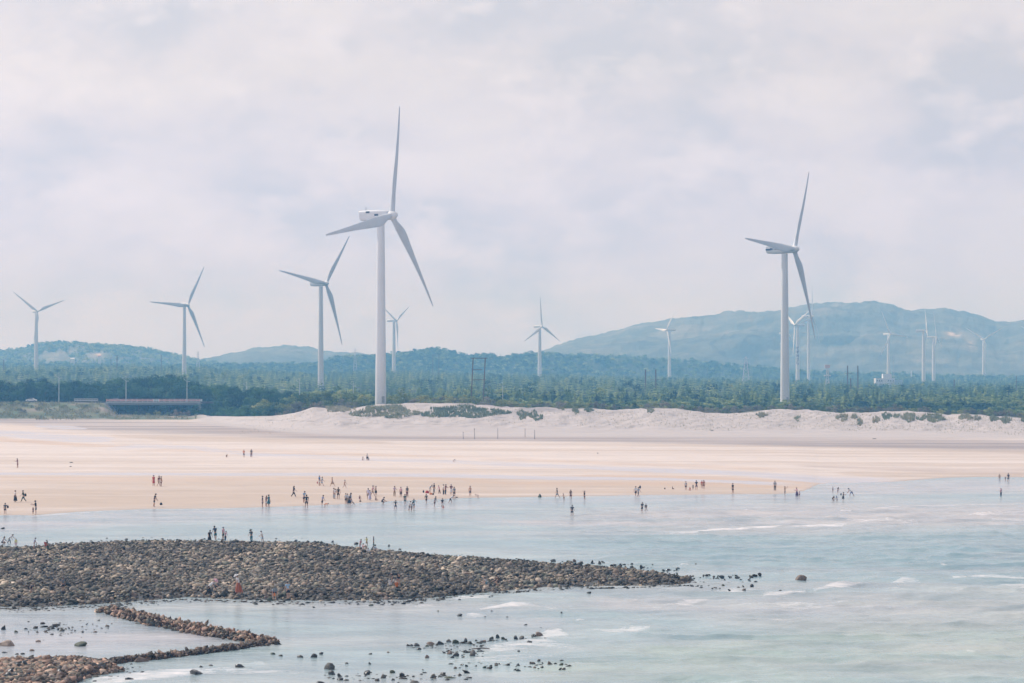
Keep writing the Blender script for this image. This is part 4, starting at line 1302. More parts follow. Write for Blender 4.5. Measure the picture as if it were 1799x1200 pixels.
def scatter(name, protos, which, pos, sc, rz, tint, mat, cat_label, cat='wood'):
    Vs, Fs, Ts = [], [], []; off = 0
    for k, (V, F) in enumerate(protos):
        sel = np.where(which == k)[0]
        if not len(sel): continue
        c, s = np.cos(rz[sel])[:, None], np.sin(rz[sel])[:, None]
        sx = sc[sel] if sc.ndim == 2 else np.repeat(sc[sel][:, None], 2, 1)
        x = (V[None, :, 0] * c - V[None, :, 1] * s) * sx[:, :1] + pos[sel, 0][:, None]
        y = (V[None, :, 0] * s + V[None, :, 1] * c) * sx[:, :1] + pos[sel, 1][:, None]
        z = V[None, :, 2] * sx[:, 1:2] + pos[sel, 2][:, None]
        Vs.append(np.stack([x, y, z], -1).reshape(-1, 3))
        Fs.append((F[None] + (np.arange(len(sel)) * len(V))[:, None, None] + off).reshape(-1, 3))
        Ts.append(np.repeat(tint[sel], len(V)))
        off += len(sel) * len(V)
    me = np_mesh(name, np.concatenate(Vs), np.concatenate(Fs), mat, False, attrs={'tint': np.concatenate(Ts)})
    o = link(bpy.data.objects.new(name, me))
    tag(o, cat_label, cat, kind='stuff')
    return o


def trunk_mesh(name, h, r, limbs=0, seed=0):
    rr_ = random.Random(seed)
    mb = MB(); mb.tube((0, 0, -0.06), (0.01, 0, h * 0.55), r, r * 0.6, 6); mb.tube((0.01, 0, h * 0.55), (0, 0.01, h), r * 0.6, r * 0.2, 6)
    for i in range(limbs):
        a = rr_.random() * 6.28; z = h * (0.35 + 0.5 * rr_.random())
        mb.tube((0, 0, z), (0.2 * math.cos(a), 0.2 * math.sin(a), z + 0.18), r * 0.45, r * 0.15, 5)
    return mb.mesh(name, m_bark)


con_p = [conifer_arrays(10 + i, 11, 12, 1.0, 0.20 + 0.03 * (i % 3)) for i in range(5)]
con_far = [conifer_arrays(40 + i, 5, 6, 1.0, 0.21 + 0.03 * (i % 3)) for i in range(4)]
bro_p = [leafball_arrays(60 + i, 13, 1300, 0.034, 0.85, 0.40, 0.22) for i in range(5)]
bro_far = [leafball_arrays(80 + i, 6, 110, 0.085, 0.8, 0.34, 0.22) for i in range(4)]
shr_p = [leafball_arrays(100 + i, 12, 620, 0.048, 0.75, 0.62, 0.12) for i in range(5)]
shr_far = [leafball_arrays(120 + i, 6, 70, 0.13, 0.8, 0.60, 0.15) for i in range(4)]

# masks on where trees may stand
TURB_XY = [(t[0].location.x, t[0].location.y) for t in T.values()]


def clear_of(x, y, r=4.0):
    ok = np.ones(len(x), bool)
    for (tx_, ty_) in TURB_XY: ok &= (x - tx_) ** 2 + (y - ty_) ** 2 > r * r
    # the plot of the white building and its open front
    ok &= ~((np.abs(x - bx - 4) < 16) & (y > DB - 60) & (y < DB + 14))
    ok &= ~((y > RY - 2) & (y < RY + 10))
    return ok


# --- broadleaf trees: dark belt behind the road and the left dunes
def tree_top_py(u):               # upper edge of the dark belt in the photograph
    return ip(u, [(-700, 664), (0, 662), (100, 664), (160, 665), (230, 659), (265, 654), (300, 653), (330, 660), (380, 668), (450, 674), (520, 682), (640, 688), (760, 694), (900, 690), (1000, 694)])


N_B = 0
protos_b = []
for i in range(5):
    t_ = empty('broadleaf_tree', (0, 0, -500)); protos_b.append(t_)
    link(bpy.data.objects.new('crown', np_mesh('broadleaf_crown', *bro_p[i], m_bro)), t_)
    link(bpy.data.objects.new('trunk', trunk_mesh('broadleaf_trunk', 0.75, 0.022, 6, i)), t_)
used_b = [False] * 5
cand = []
for u_ in np.arange(-60, 560, 7.5):
    for row, y_ in enumerate((1024., 1048., 1078.)):
        if rng.random() < 0.14 and row > 0: continue
        cand.append((u_ + rng.normal() * 3 + row * 2.5, y_ + rng.normal() * 6, row))
cand = [c for c in cand if c[1] > 1016 + 2][:235]
for (u_, y_, row) in cand:
    if u_ > 380: y_ -= np.interp(u_, [380, 560], [30, 95]) * (0.4 + 0.6 * rng.random())
    x = rx(u_, y_); z = float(ground_z(x, y_))
    if not clear_of(np.array([x]), np.array([y_]), 3.0)[0]: continue
    top = zof(float(tree_top_py(u_)) + 3 + rng.random() * 13 - row * 2 + (8 if row == 0 else 0), y_)
    h_ = max(4.5, top - z)
    k = rng.integers(5)
    sc = (h_ * (0.75 + 0.3 * rng.random()), h_ * (0.75 + 0.3 * rng.random()), h_)
    if not used_b[k]:
        o = protos_b[k]; o.location = (x, y_, z); o.scale = sc; o.rotation_euler = (0, 0, rng.random() * 6.28); used_b[k] = True
    else:
        o = copy_thing(protos_b[k], (x, y_, z), rng.random() * 6.28, sc)
    tag(o, 'dark green broadleaf tree in the dense belt behind the coast road', 'tree', 'dark broadleaf trees behind the road and bridge')
    N_B += 1

# bushes under and beside the bridge and on the bank
protos_s = []
for i in range(5):
    o = link(bpy.data.objects.new('shrub', np_mesh('shrub', *shr_p[i], m_shr))); protos_s.append(o); o.location = (0, 0, -500)
used_s = [False] * 5


def shrub(x, y, h_, label, group, w=1.2, mat=None, name='shrub', cat='shrub'):
    k = int(rng.integers(5))
    z = float(ground_z(x, y)) - 0.05 * h_
    if not used_s[k] and mat is None:
        o = protos_s[k]; used_s[k] = True
    else:
        o = protos_s[k].copy(); COL.objects.link(o)
    o.name = name
    o.location = (x, y, z); o.rotation_euler = (0, 0, rng.random() * 6.28); o.scale = (h_ * w, h_ * w * 0.9, h_)
    if mat is not None:
        o.material_slots[0].link = 'OBJECT'; o.material_slots[0].material = mat
    tag(o, label, cat, group)
    return o


# foreground scrub right behind the dune crest: individual shrubs
n_s = 0
for y_off, lo, hi in ((16, 2.0, 3.4), (34, 2.2, 3.8), (58, 2.4, 4.2)):
    for u_ in np.arange(470, 1830, 15.5):
        u2 = u_ + rng.normal() * 5
        y_ = float(ip(u2, CREST_D)) + y_off + rng.normal() * 4
        x = rx(u2, y_)
        if not clear_of(np.array([x]), np.array([y_]), 5)[0]: continue
        h_ = lo + (hi - lo) * rng.random()
        if u2 < 900: h_ *= 1.5
        if u2 < 640 and y_off > 20: h_ *= 1.5
        # keep the tallest turbine's foot clear
        if 640 < u2 < 690 and y_off > 10 and y_off < 30: continue
        shrub(x, y_, h_, 'green shrub in the thick scrub just behind the dune crest', 'shrubs behind the dune crest', 1.25); n_s += 1
m_dull = foliage('dull_scrub_leaves', (0.13, 0.13, 0.09), (0.21, 0.20, 0.15), (0.30, 0.27, 0.21), 0.1)
for o in COL.objects:
    if o.name.startswith('shrub') and o.get('group') == 'shrubs behind the dune crest' and o.location.y < ip(899.5 + FPX * o.location.x / o.location.y, CREST_D) + 24 and rng.random() < (0.75 if o.location.x > 0 else 0.3):
        o.material_slots[0].link = 'OBJECT'; o.material_slots[0].material = m_dull
        o['label'] = 'dull brownish shrub right on the back edge of the dunes'; o['group'] = 'dull shrubs along the back edge of the dunes'
m_fluff = foliage('pale_reed_heads', (0.20, 0.17, 0.13), (0.30, 0.25, 0.19), (0.36, 0.30, 0.23), 1.0)
for u_, hpx in ((486, 7), (492, 6), (501, 9), (506, 9), (520, 6), (532, 6), (546, 8), (553, 10), (558, 9), (566, 8), (572, 6)):
    y_ = float(ip(u_, CREST_D)) + 3
    shrub(rx(u_, y_), y_, hpx / 5.0, 'tuft of pale reeds on the low left end of the dune', 'pale reed tufts at the left end of the dune', 0.7, m_fluff, 'reed_tuft', 'reeds')
for u_, py_, h_ in ((310, 728, 3.0), (322, 729, 2.4), (333, 729, 2.8), (297, 727, 2.0), (278, 727, 2.6), (243, 726, 2.2), (262, 727, 1.6)):
    y_ = 1001.0
    shrub(rx(u_, y_), y_ - 2, h_, 'pale brownish bush on the grass flat below the bridge', 'pale bushes below the bridge', 1.1, m_fluff if u_ > 305 else m_shr)
for u_ in np.arange(338, 480, 9.0):
    y_ = float(ip(u_, CREST_D)) + (5 if u_ > 352 else -3)
    shrub(rx(u_, y_), y_ + rng.random() * 14, 3.2 + 2.5 * rng.random(), 'dark green bush between the bridge end and the sand', 'dark bushes right of the bridge', 1.3, m_bro)
m_heath = foliage('reddish_scrub', (0.075, 0.060, 0.040), (0.13, 0.095, 0.060), (0.21, 0.14, 0.085), 0.15)
for u_ in list(np.arange(1492, 1600, 9.0)) + list(np.arange(1740, 1800, 9.0)) + list(np.arange(1200, 1250, 12.0)):
    y_ = float(ip(u_, CREST_D)) + 52 + rng.normal() * 5
    shrub(rx(u_, y_), y_, 3.0 + rng.random(), 'reddish brown shrub in the scrub behind the right-hand dunes', 'reddish shrubs in the right-hand scrub', 1.4, m_heath)

# --- conifers: the 300 nearest that can be seen, one object each
protos_c = []
for i in range(5):
    t_ = empty('conifer_tree', (0, 0, -500)); protos_c.append(t_)
    link(bpy.data.objects.new('crown', np_mesh('conifer_crown', *con_p[i], m_con)), t_)
    link(bpy.data.objects.new('trunk', trunk_mesh('conifer_trunk', 0.8, 0.016, 0, i)), t_)
used_c = [False] * 5
N_C = 0
cl = []
while len(cl) < 298:
    u_ = rng.uniform(560, 1830); y_ = 1010 + 260 * rng.random() ** 1.2
    if u_ < 900: y_ += 50
    cl.append((u_, y_))
for (u_, y_) in cl:
    x = rx(u_, y_); z = float(ground_z(x, y_))
    if not clear_of(np.array([x]), np.array([y_]), 5)[0]: continue
    h_ = rng.uniform(4.0, 6.8)
    sc = (h_ * rng.uniform(0.95, 1.5),) * 2 + (h_,)
    k = rng.integers(5)
    if not used_c[k]:
        o = protos_c[k]; o.location = (x, y_, z); o.scale = sc; used_c[k] = True
    else: o = copy_thing(protos_c[k], (x, y_, z), rng.random() * 6.28, sc)
    tag(o, 'young green conifer standing in the coastal plantation', 'conifer', 'young conifers of the plantation')
    N_C += 1

# --- everything beyond reads as one wood
def field(n, y0, y1, u0=-700, u1=2500, pw=1.0):
    y = np.sqrt(rng.random(n) * (y1 ** 2 - y0 ** 2) + y0 ** 2)
    u = rng.uniform(u0, u1, n)
    x = (u - 899.5) / FPX * y
    return u, x, y


# scrub and bushes, 900-1250 m
u, x, y = field(9000, 890, 1260)
ok = (y > ip(u, CREST_D) + 45) & clear_of(x, y, 5) & ((u > 420) | (y > 1040))
u, x, y = u[ok], x[ok], y[ok]; n = len(u)
h_ = 1.4 + 2.0 * rng.random(n) ** 1.5 + 2.2 * np.clip(fbm(x / 40, y / 40, 14, 3), 0, 1)
h_ = np.where(u < 640, h_ * 1.8, h_)
scatter('scrub', shr_far, rng.integers(0, 4, n), np.stack([x, y, ground_z(x, y) - 0.1], 1), np.stack([h_ * 1.5, h_], 1), rng.random(n) * 6.28,
        np.clip(0.55 + 0.6 * fbm(x / 35, y / 50, 15, 3) + 0.25 * rng.standard_normal(n) * 0.5, 0, 1.2), m_far, 'low green scrub behind the dunes', 'scrub')
# plantation, 1050-3300 m
u, x, y = field(26000, 1040, 3300)
dens = np.clip(1.25 - (y - 1050) / 5200, 0.45, 1)
ok = clear_of(x, y, 5) & (rng.random(len(u)) < dens) & ~((u < 520) & (y < 1095))
u, x, y = u[ok], x[ok], y[ok]; n = len(u)
h_ = rng.uniform(4.0, 8.5, n)
h_ *= np.where(y < 1400, 0.75, 1.0)
scatter('plantation', con_far, rng.integers(0, 4, n), np.stack([x, y, ground_z(x, y) - 0.1], 1), np.stack([h_ * rng.uniform(0.9, 1.5, n), h_], 1), rng.random(n) * 6.28,
        np.clip(rng.random(n) * 0.9 + 0.35 * fbm(x / 90, y / 160, 16, 3) + np.where(u < 600, 0.1, 0), 0, 1.2), m_far, 'conifer plantation stretching to the hills')
# round trees mixed in
u, x, y = field(4200, 1080, 3200)
ok = clear_of(x, y, 8) & (fbm(x / 120, y / 200, 18, 3) > -0.1)
u, x, y = u[ok], x[ok], y[ok]; n = len(u)
h_ = rng.uniform(4.0, 8.0, n)
scatter('mixed_wood', bro_far, rng.integers(0, 4, n), np.stack([x, y, ground_z(x, y) - 0.2], 1), np.stack([h_ * 1.1, h_], 1), rng.random(n) * 6.28,
        rng.random(n) * 0.8, m_far, 'rounder trees mixed into the far plantation')
# second, bluer tree line and wooded low ridge at 3.4-4 km
u, x, y = field(15000, 3230, 3700)
n = len(u); cf = rng.random(n) < np.interp(u, [880, 1100], [0.25, 0.85])
h_ = rng.uniform(5.0, 11.0, n)
g = ground_z(x, y) - 0.3
scatter('ridge_wood', con_far, np.where(cf, rng.integers(0, 4, n), 9), np.stack([x, y, g], 1), np.stack([h_ * 1.1, h_], 1), rng.random(n) * 6.28, rng.random(n) * 0.6, m_far, 'far conifers along the second tree line')
scatter('ridge_wood', bro_far, np.where(~cf, rng.integers(0, 4, n), 9), np.stack([x, y, g], 1), np.stack([h_ * 1.6, h_ * 0.95], 1), rng.random(n) * 6.28, rng.random(n) * 0.8, m_far, 'far rounded trees on the low wooded ridge')
# woods on the left hill
u = rng.uniform(-480, 470, 9000); y = rng.uniform(3640, 4560, 9000)
x = (u - 899.5) / FPX * y


def hill_z(x, y, me_obj):
    return None


lh = bpy.data.objects['left_hill'].data
co_ = np.empty(len(lh.vertices) * 3, np.float32); lh.vertices.foreach_get('co', co_); co_ = co_.reshape(-1, 3)
nu_ = int((480 + 500) / 2.2); G = co_.reshape(-1, nu_, 3)
uu = np.linspace(-500, 480, nu_); dd = G[:, 0, 1]
iu = np.clip(((u - uu[0]) / (uu[-1] - uu[0]) * (nu_ - 1)).astype(int), 0, nu_ - 1)
id_ = np.clip(np.searchsorted(dd, y), 1, len(dd) - 1); fy = (y - dd[id_ - 1]) / (dd[id_] - dd[id_ - 1])
z = G[id_ - 1, iu, 2] * (1 - fy) + G[id_, iu, 2] * fy
pv_ = proj(x, y, z)[1]
bare = (((u - 95) / 28) ** 2 + ((pv_ - 629) / 9) ** 2 < 1) | (((u - 168) / 14) ** 2 + ((pv_ - 626) / 6) ** 2 < 1)
ok = ~bare & (y < 4530)
u, x, y, z = u[ok], x[ok], y[ok], z[ok]; n = len(u); h_ = rng.uniform(4, 8, n)
scatter('hill_wood', bro_far, rng.integers(0, 4, n), np.stack([x, y, z - 0.5], 1), np.stack([h_ * 1.5, h_], 1), rng.random(n) * 6.28,
        np.clip(0.45 + 0.5 * rng.random(n) + 0.6 * fbm(x / 60, y / 60, 19, 3), 0, 1.3), m_far, 'round-crowned trees covering the left hill')
for p_, us_ in ((protos_b, used_b), (protos_c, used_c), (protos_s, used_s)):
    for o, f in zip(p_, us_):
        if not f:
            for ch in list(o.children): bpy.data.objects.remove(ch)
            bpy.data.objects.remove(o)

# ------------------------------------------------------------------ dune grass patches
GP = [(621, 735, 712, 733, 1), (738, 882, 713, 733, 1), (570, 620, 713, 723, 0), (909, 927, 721, 736, 0), (930, 957, 721, 737, 0), (980, 992, 716, 721, 0),
      (1003, 1017, 717, 727, 0), (1025, 1041, 716, 723, 0), (1136, 1148, 717, 725, 0), (1329, 1348, 724, 733, 0), (1396, 1407, 731, 739, 0),
      (1470, 1491, 727, 739, 0), (1496, 1506, 728, 735, 0), (1505, 1515, 735, 746, 0), (1532, 1545, 731, 742, 0), (1549, 1566, 725, 736, 0), (1567, 1581, 727, 733, 0), (1585, 1609, 725, 740, 0),
      (1614, 1661, 726, 740, 0), (1684, 1708, 728, 737, 0), (1711, 1723, 730, 738, 0), (1737, 1755, 731, 739, 0), (1758, 1777, 732, 743, 0), (1794, 1812, 733, 742, 0)]
SIDE = ['left of the tallest turbine', 'right of the tallest turbine']
LAB = ['long grey-green grass strip under the tallest turbine', 'long grass strip on the dune right of the tallest tower', 'thin brownish grass on the dune crest left of the tallest turbine',
       'small dark grass clump left of the crescent-shaped one', 'crescent-shaped grass clump on the dune left of centre', 'tiny grass tuft on the crest just right of the crescent clump', 'grass tuft on the dune face right of the crescent clump',
       'flat grass tuft on the crest below the lone small turbine', 'grass tuft on the crest below the left-nosed turbine', 'round grass clump left of the second largest turbine',
       'small grass clump under the second largest turbine', 'wide grey-green clump right of the second largest turbine', 'small upper half of the slanting grass clump', 'dark lower clump of the slanting pair on the right dunes',
       'small grass clump left of the white building', 'rounded clump on the crest below the white building', 'thin tuft between two clumps below the white building', 'dark steep grass clump right of the white building',
       'longest grass clump on the right-hand dunes', 'arched grass clump right of the longest one', 'small tuft beside the arched clump', 'sparse clump near the right edge of the dunes', 'dark round clump near the right edge of the dunes',
       'last grass clump cut by the right edge of the picture']


def blades_mesh(name, P, hmin, hmax, wid, mat, seed):
    r = np.random.default_rng(seed)
    n = len(P)
    a = r.random(n) * math.pi; h_ = r.uniform(hmin, hmax, n)
    dx, dy = np.cos(a) * wid, np.sin(a) * wid
    lean = r.standard_normal((n, 2)) * 0.25 * h_[:, None]
    V = np.zeros((n, 3, 3))
    V[:, 0] = P + np.stack([-dx, -dy, -0.05 + 0 * dx], 1); V[:, 1] = P + np.stack([dx, dy, -0.05 + 0 * dx], 1)
    V[:, 2] = P + np.stack([lean[:, 0], lean[:, 1], h_], 1)
    F = np.arange(n * 3).reshape(n, 3)
    return np_mesh(name, V.reshape(-1, 3), F, mat)


for i, (u0, u1, v0, v1, big) in enumerate(GP):
    area = (u1 - u0) * (v1 - v0)
    n = int(area * (1.9 if big else 2.4))
    a = rng.random(n) * 6.283; r_ = np.sqrt(rng.random(n))
    cx, cy, wx, wy = (u0 + u1) / 2, (v0 + v1) / 2 + 1.0, (u1 - u0) / 2, (v1 - v0) / 2
    pu = cx + np.cos(a) * r_ * wx * (1 + 0.25 * np.sin(a * 3 + i)); pv2 = cy + np.sin(a) * r_ * wy * (1 + 0.2 * np.cos(a * 5 + i))
    kk = vnoise(pu / 4.0, pv2 / 1.8, 40 + i) > 0.30; pu, pv2 = pu[kk], pv2[kk]
    if i == 4: keep = ~((pu > 943) & (pv2 < 730)); pu, pv2 = pu[keep], pv2[keep]
    P, done = hit(pu, pv2, 700, 960)
    P = P[done & (P[:, 1] < ip(pu, CREST_D) + 12)]
    if len(P) < 5: continue
    o = link(bpy.data.objects.new('grass_clump', blades_mesh('grass_clump', P, 0.35, 1.0, 0.16, m_dgrass, i)))
    tag(o, LAB[i], 'dune grass', 'grass clumps on the dunes')
# sparse blades all over the dune face
n = 13000
pu = rng.uniform(420, 1830, n); pv2 = ip(pu, CREST_PY) + rng.random(n) ** 1.2 * 30 + 1
pr = np.clip(np.interp(pu, [500, 900, 1250, 1799], [0.25, 0.45, 0.9, 1.0]) * (0.45 + 1.3 * vnoise(pu / 25, pv2 / 6, 3) ** 2), 0, 1) * 0.9
k = rng.random(n) < pr
P, done = hit(pu[k], pv2[k], 700, 960)
P = P[done]
o = link(bpy.data.objects.new('sparse_grass', blades_mesh('sparse_grass', P, 0.15, 0.55, 0.09, m_dgrass, 99)))
tag(o, 'thin scattered grass on the dune slopes', 'grass', kind='stuff')

# stakes on the upper beach
for i, (px, pt, pb, lab) in enumerate(((814.2, 759, 771.5, 'shortest thin stake, leftmost of the row on the upper beach'), (834, 752.5, 771.5, 'second thin stake from the left on the upper beach'),
                                       (874.5, 752.5, 771.5, 'middle thin stake of the row on the upper beach'), (922.5, 752.5, 768, 'fourth thin stake, close to the darkest one'),
                                       (939.3, 755, 771.5, 'darkest stake, rightmost of the row on the upper beach'))):
    P, _ = hit([px], [pb], 400, 1000)
    x, y, z = P[0]
    st = empty('stake', (x, y, z)); tag(st, lab, 'stake', 'thin stakes in a row on the upper beach')
    hh = (pb - pt) / (FPX / y)
    mb = MB(); mb.tube((0, 0, -0.3), (-0.12 if i < 2 else 0.0, 0, hh), 0.07 + 0.02 * (i == 4), 0.05); mb.build('pole', m_wood, st)
    mb = MB(); mb.tube((0, -0.08, hh * 0.93), (0.0, 0.12, hh * 0.97), 0.07); mb.build('knot', m_wood, st)

# rough grass over the bank below the road
n = 9000
pu = rng.uniform(-40, 345, n); pv2 = rng.uniform(707, 737, n)
k = (vnoise(pu / 14, pv2 / 4, 5) > 0.42) & ~((pu > 180) & (pv2 < 722))
P, done = hit(pu[k], pv2[k], 900, 1100)
P = P[done & (P[:, 1] < 1002)]
o = link(bpy.data.objects.new('bank_grass', blades_mesh('bank_grass', P, 0.3, 1.1, 0.22, m_dgrass, 55)))
tag(o, 'rough grass over the bank below the coast road', 'grass', kind='stuff')
for i in range(26):
    u_ = rng.uniform(-10, 178); y_ = rng.uniform(972, 1000)
    shrub(rx(u_, y_), y_, 0.8 + rng.random() * 0.9, 'small bush on the grassy bank below the coast road', 'small bushes on the road bank', 1.8)

# ------------------------------------------------------------------ stones
rng = np.random.default_rng(21)
m_stone = stone_mat('cobble_stone', True)
m_wetst = stone_mat('wet_dark_stone', True, wet=True)


def ico_arrays():
    import bmesh
    bm = bmesh.new(); bmesh.ops.create_icosphere(bm, subdivisions=2, radius=1.0)
    V = np.array([v.co[:] for v in bm.verts]); F = np.array([[v.index for v in f.verts] for f in bm.faces]); bm.free()
    return V, F


def ico1_arrays():
    import bmesh
    bm = bmesh.new(); bmesh.ops.create_icosphere(bm, subdivisions=1, radius=1.0)
    V = np.array([v.co[:] for v in bm.verts]); F = np.array([[v.index for v in f.verts] for f in bm.faces]); bm.free()
    return V, F


IV, IF = ico_arrays(); JV, JF = ico1_arrays()


def chop(V, seed, cuts=13, rough=0.05):
    """a broken, faceted stone: planes cut off a ball"""
    r = np.random.default_rng(seed)
    P = V.copy()
    P *= (1 + rough * r.standard_normal(len(P)))[:, None]
    for _ in range(cuts):
        n = r.standard_normal(3); n /= np.linalg.norm(n); n[2] = r.uniform(-0.4, 0.7); n /= np.linalg.norm(n)
        k = 0.36 + 0.40 * r.random()
        d = P @ n - k
        P = P - np.where(d > 0, d, 0)[:, None] * n[None, :] * 0.95
    P /= np.abs(P).max(0)
    return P * np.array((1.0, 0.62 + 0.3 * r.random(), 0.36 + 0.34 * r.random()))


STN = [chop(IV, 300 + i) for i in range(16)]
SQ = [chop(JV, 400 + i, 6, 0.09) for i in range(14)]
GREYS = np.array([(0.20, 0.195, 0.165), (0.28, 0.25, 0.21), (0.11, 0.125, 0.105), (0.06, 0.07, 0.068), (0.25, 0.225, 0.20), (0.17, 0.165, 0.155), (0.13, 0.125, 0.11), (0.045, 0.05, 0.05), (0.30, 0.27, 0.245), (0.22, 0.18, 0.155)])
BROWNS = np.array([(0.23, 0.165, 0.13), (0.30, 0.215, 0.18), (0.16, 0.125, 0.10), (0.065, 0.07, 0.062), (0.20, 0.18, 0.155), (0.27, 0.19, 0.165), (0.11, 0.10, 0.085), (0.34, 0.26, 0.22)])
DARKS = np.array([(0.035, 0.038, 0.04), (0.05, 0.05, 0.05), (0.07, 0.06, 0.055), (0.03, 0.04, 0.045)])


def cobbles(name, P, size, pal, label, cat='stones', kind='stuff', tilt=0.28, lift=0.15, shades=None):
    n = len(P)
    Vs, Fs, Cs = [], [], []; off = 0
    which = rng.integers(0, len(SQ), n); az = rng.random(n) * 6.283
    col = pal[rng.integers(0, len(pal), n)] * (0.24 + 1.75 * rng.random(n) ** 1.35)[:, None]
    col = col * np.array((1.14, 1.03, 0.88))
    if shades is not None: col = col * shades[:, None]
    t = rng.standard_normal((n, 2)) * tilt
    for k in range(len(SQ)):
        s = np.where(which == k)[0]
        if not len(s): continue
        V = SQ[k][None] * size[s][:, None, None]
        z = V[..., 2] + V[..., 0] * t[s, 0][:, None] + V[..., 1] * t[s, 1][:, None]
        c, sn = np.cos(az[s])[:, None], np.sin(az[s])[:, None]
        x = V[..., 0] * c - V[..., 1] * sn; y = V[..., 0] * sn + V[..., 1] * c
        W = np.stack([x + P[s, 0][:, None], y + P[s, 1][:, None], z + P[s, 2][:, None] + size[s][:, None] * lift], -1)
        Vs.append(W.reshape(-1, 3)); Fs.append((JF[None] + (np.arange(len(s)) * len(JV))[:, None, None] + off).reshape(-1, 3))
        Cs.append(np.repeat(col[s], len(JV), 0)); off += len(s) * len(JV)
    o = link(bpy.data.objects.new(name, np_mesh(name, np.concatenate(Vs), np.concatenate(Fs), m_stone, False, np.concatenate(Cs))))
    tag(o, label, cat, kind=kind)
    return o


def world_pts(n, u0, u1, d0, d1):
    y = np.sqrt(rng.random(n) * (d1 ** 2 - d0 ** 2) + d0 ** 2); u = rng.uniform(u0, u1, n)
    return u, (u - 899.5) / FPX * y, y


# the long spit
u, x, y = world_pts(101000, -220, 1240, 198, 302)
k = rng.random(len(u)) < 0.97
msk = spit_mask(x, y)
V_ = 670 + CAM_H * FPX / y
inner = (msk > 0.02 + 0.25 * rng.random(len(u))) & (V_ < 1120)
# thin the very tip
inner &= rng.random(len(u)) < np.interp(u, [900, 1150, 1235], [1, 0.9, 0.5])
u, x, y = u[inner], x[inner], y[inner]
print('spit stones', len(u))
size = np.clip(rng.lognormal(-1.95, 0.48, len(u)), 0.07, 0.50)
size *= np.interp(V_[inner], [950, 1060], [0.92, 1.08])
wetshade = np.interp(670 + CAM_H * FPX / y, [1015, 1045], [1.0, 0.9])
patch = np.clip(0.85 + 0.75 * fbm(x / 5, y / 9, 33, 4), 0.3, 1.5)
cobbles('cobbles', np.stack([x, y, ground_z(x, y)], 1), size, GREYS, 'grey-brown cobbles packed over the long tidal spit', shades=patch * wetshade)
# scattered fringe of small dark stones along the edges and at the tip
fu, fv = [], []
for (tab, sgn) in ((SPIT_TOP, -1), (SPIT_BOT, 1)):
    uu = rng.uniform(-20, 1240, 900)
    fu.append(uu); fv.append(ip(uu, tab) + sgn * np.abs(rng.exponential(1.6, 900)) * (1 if sgn > 0 else 0.7))
uu = rng.uniform(1150, 1330, 80); fu.append(uu); fv.append(np.interp(uu, [1150, 1330], [1019, 1021]) + rng.normal(0, 7, 80))
uu = rng.uniform(1040, 1200, 60); fu.append(uu); fv.append(np.interp(uu, [1040, 1200], [990, 1004]) + rng.normal(0, 3, 60))
uu = rng.normal(115, 42, 80); fu.append(uu); fv.append(rng.normal(1104, 7, 80))
uu = rng.normal(180, 35, 160); fu.append(uu); fv.append(1160 + np.abs(rng.normal(14, 9, 160)))
uu = rng.normal(165, 12, 40); fu.append(uu); fv.append(rng.normal(1190, 6, 40))
uu = rng.uniform(570, 830, 90); fu.append(uu); fv.append(np.interp(uu, [570, 830], [1190, 1187]) + rng.normal(0, 5, 90))
uu = rng.uniform(710, 960, 90); fu.append(uu); fv.append(np.interp(uu, [710, 960], [1135, 1118]) + np.abs(rng.normal(0, 4, 90)))
uu = rng.uniform(790, 1000, 50); fu.append(uu); fv.append(rng.normal(1167, 4, 50))
uu = rng.uniform(780, 850, 40); fu.append(uu); fv.append(rng.normal(1146, 5, 40))
fu = np.concatenate(fu); fv = np.concatenate(fv)
d = Dof(fv); x = (fu - 899.5) / FPX * d
size = np.clip(rng.lognormal(-1.95, 0.38, len(fu)), 0.06, 0.32)
cobbles('fringe_stones', np.stack([x, d, np.full(len(x), -0.03)], 1), size, DARKS, 'small dark wet stones scattered in the shallows around the spit', lift=0.05)

# the V-shaped dry stone weir: one thing made of piled stones
W1 = [(188, 1072), (230, 1083), (270, 1094), (310, 1101), (350, 1109), (395, 1117), (440, 1125), (478, 1130)]
W2 = [(484, 1130), (430, 1137), (380, 1143), (330, 1149), (280, 1155), (230, 1160), (190, 1166), (150, 1172), (90, 1180), (0, 1188)]


def wall_pts(path, n, hh, ww):
    p = np.array([((u_ - 899.5) / FPX * Dof(v_), Dof(v_)) for u_, v_ in path])
    seg = np.linalg.norm(np.diff(p, axis=0), axis=1); cs = np.concatenate([[0], np.cumsum(seg)])
    t = rng.random(n) * cs[-1]
    cx = np.interp(t, cs, p[:, 0]); cy = np.interp(t, cs, p[:, 1])
    i = np.clip(np.searchsorted(cs, t) - 1, 0, len(seg) - 1)
    nx, ny = (p[i + 1, 1] - p[i, 1]) / seg[i], -(p[i + 1, 0] - p[i, 0]) / seg[i]
    hf = rng.random(n) ** 0.9
    off = rng.uniform(-1, 1, n) * ww * (1 - 0.55 * hf)
    back = 1.0
    f = t / cs[-1]
    h_ = hh(f) * hf
    return np.stack([cx + nx * off, cy + ny * off, -0.1 + h_], 1), f


P1, f1 = wall_pts(W1, 1500, lambda f: 0.44 + 0.12 * np.sin(f * 3.1), 1.4)
P2, f2 = wall_pts(W2, 2000, lambda f: 0.28 + 0.0 * f, 0.8)
Pw = np.concatenate([P1, P2])
pal_sh = np.concatenate([np.full(len(P1), 1.0), np.full(len(P2), 0.42)])
wall = cobbles('stone_weir', Pw, np.clip(rng.lognormal(-1.62, 0.26, len(Pw)), 0.11, 0.34), BROWNS, 'V-shaped wall of piled brown stones pointing right into the shallows', 'stone wall', None, 0.5, 0.1, pal_sh)

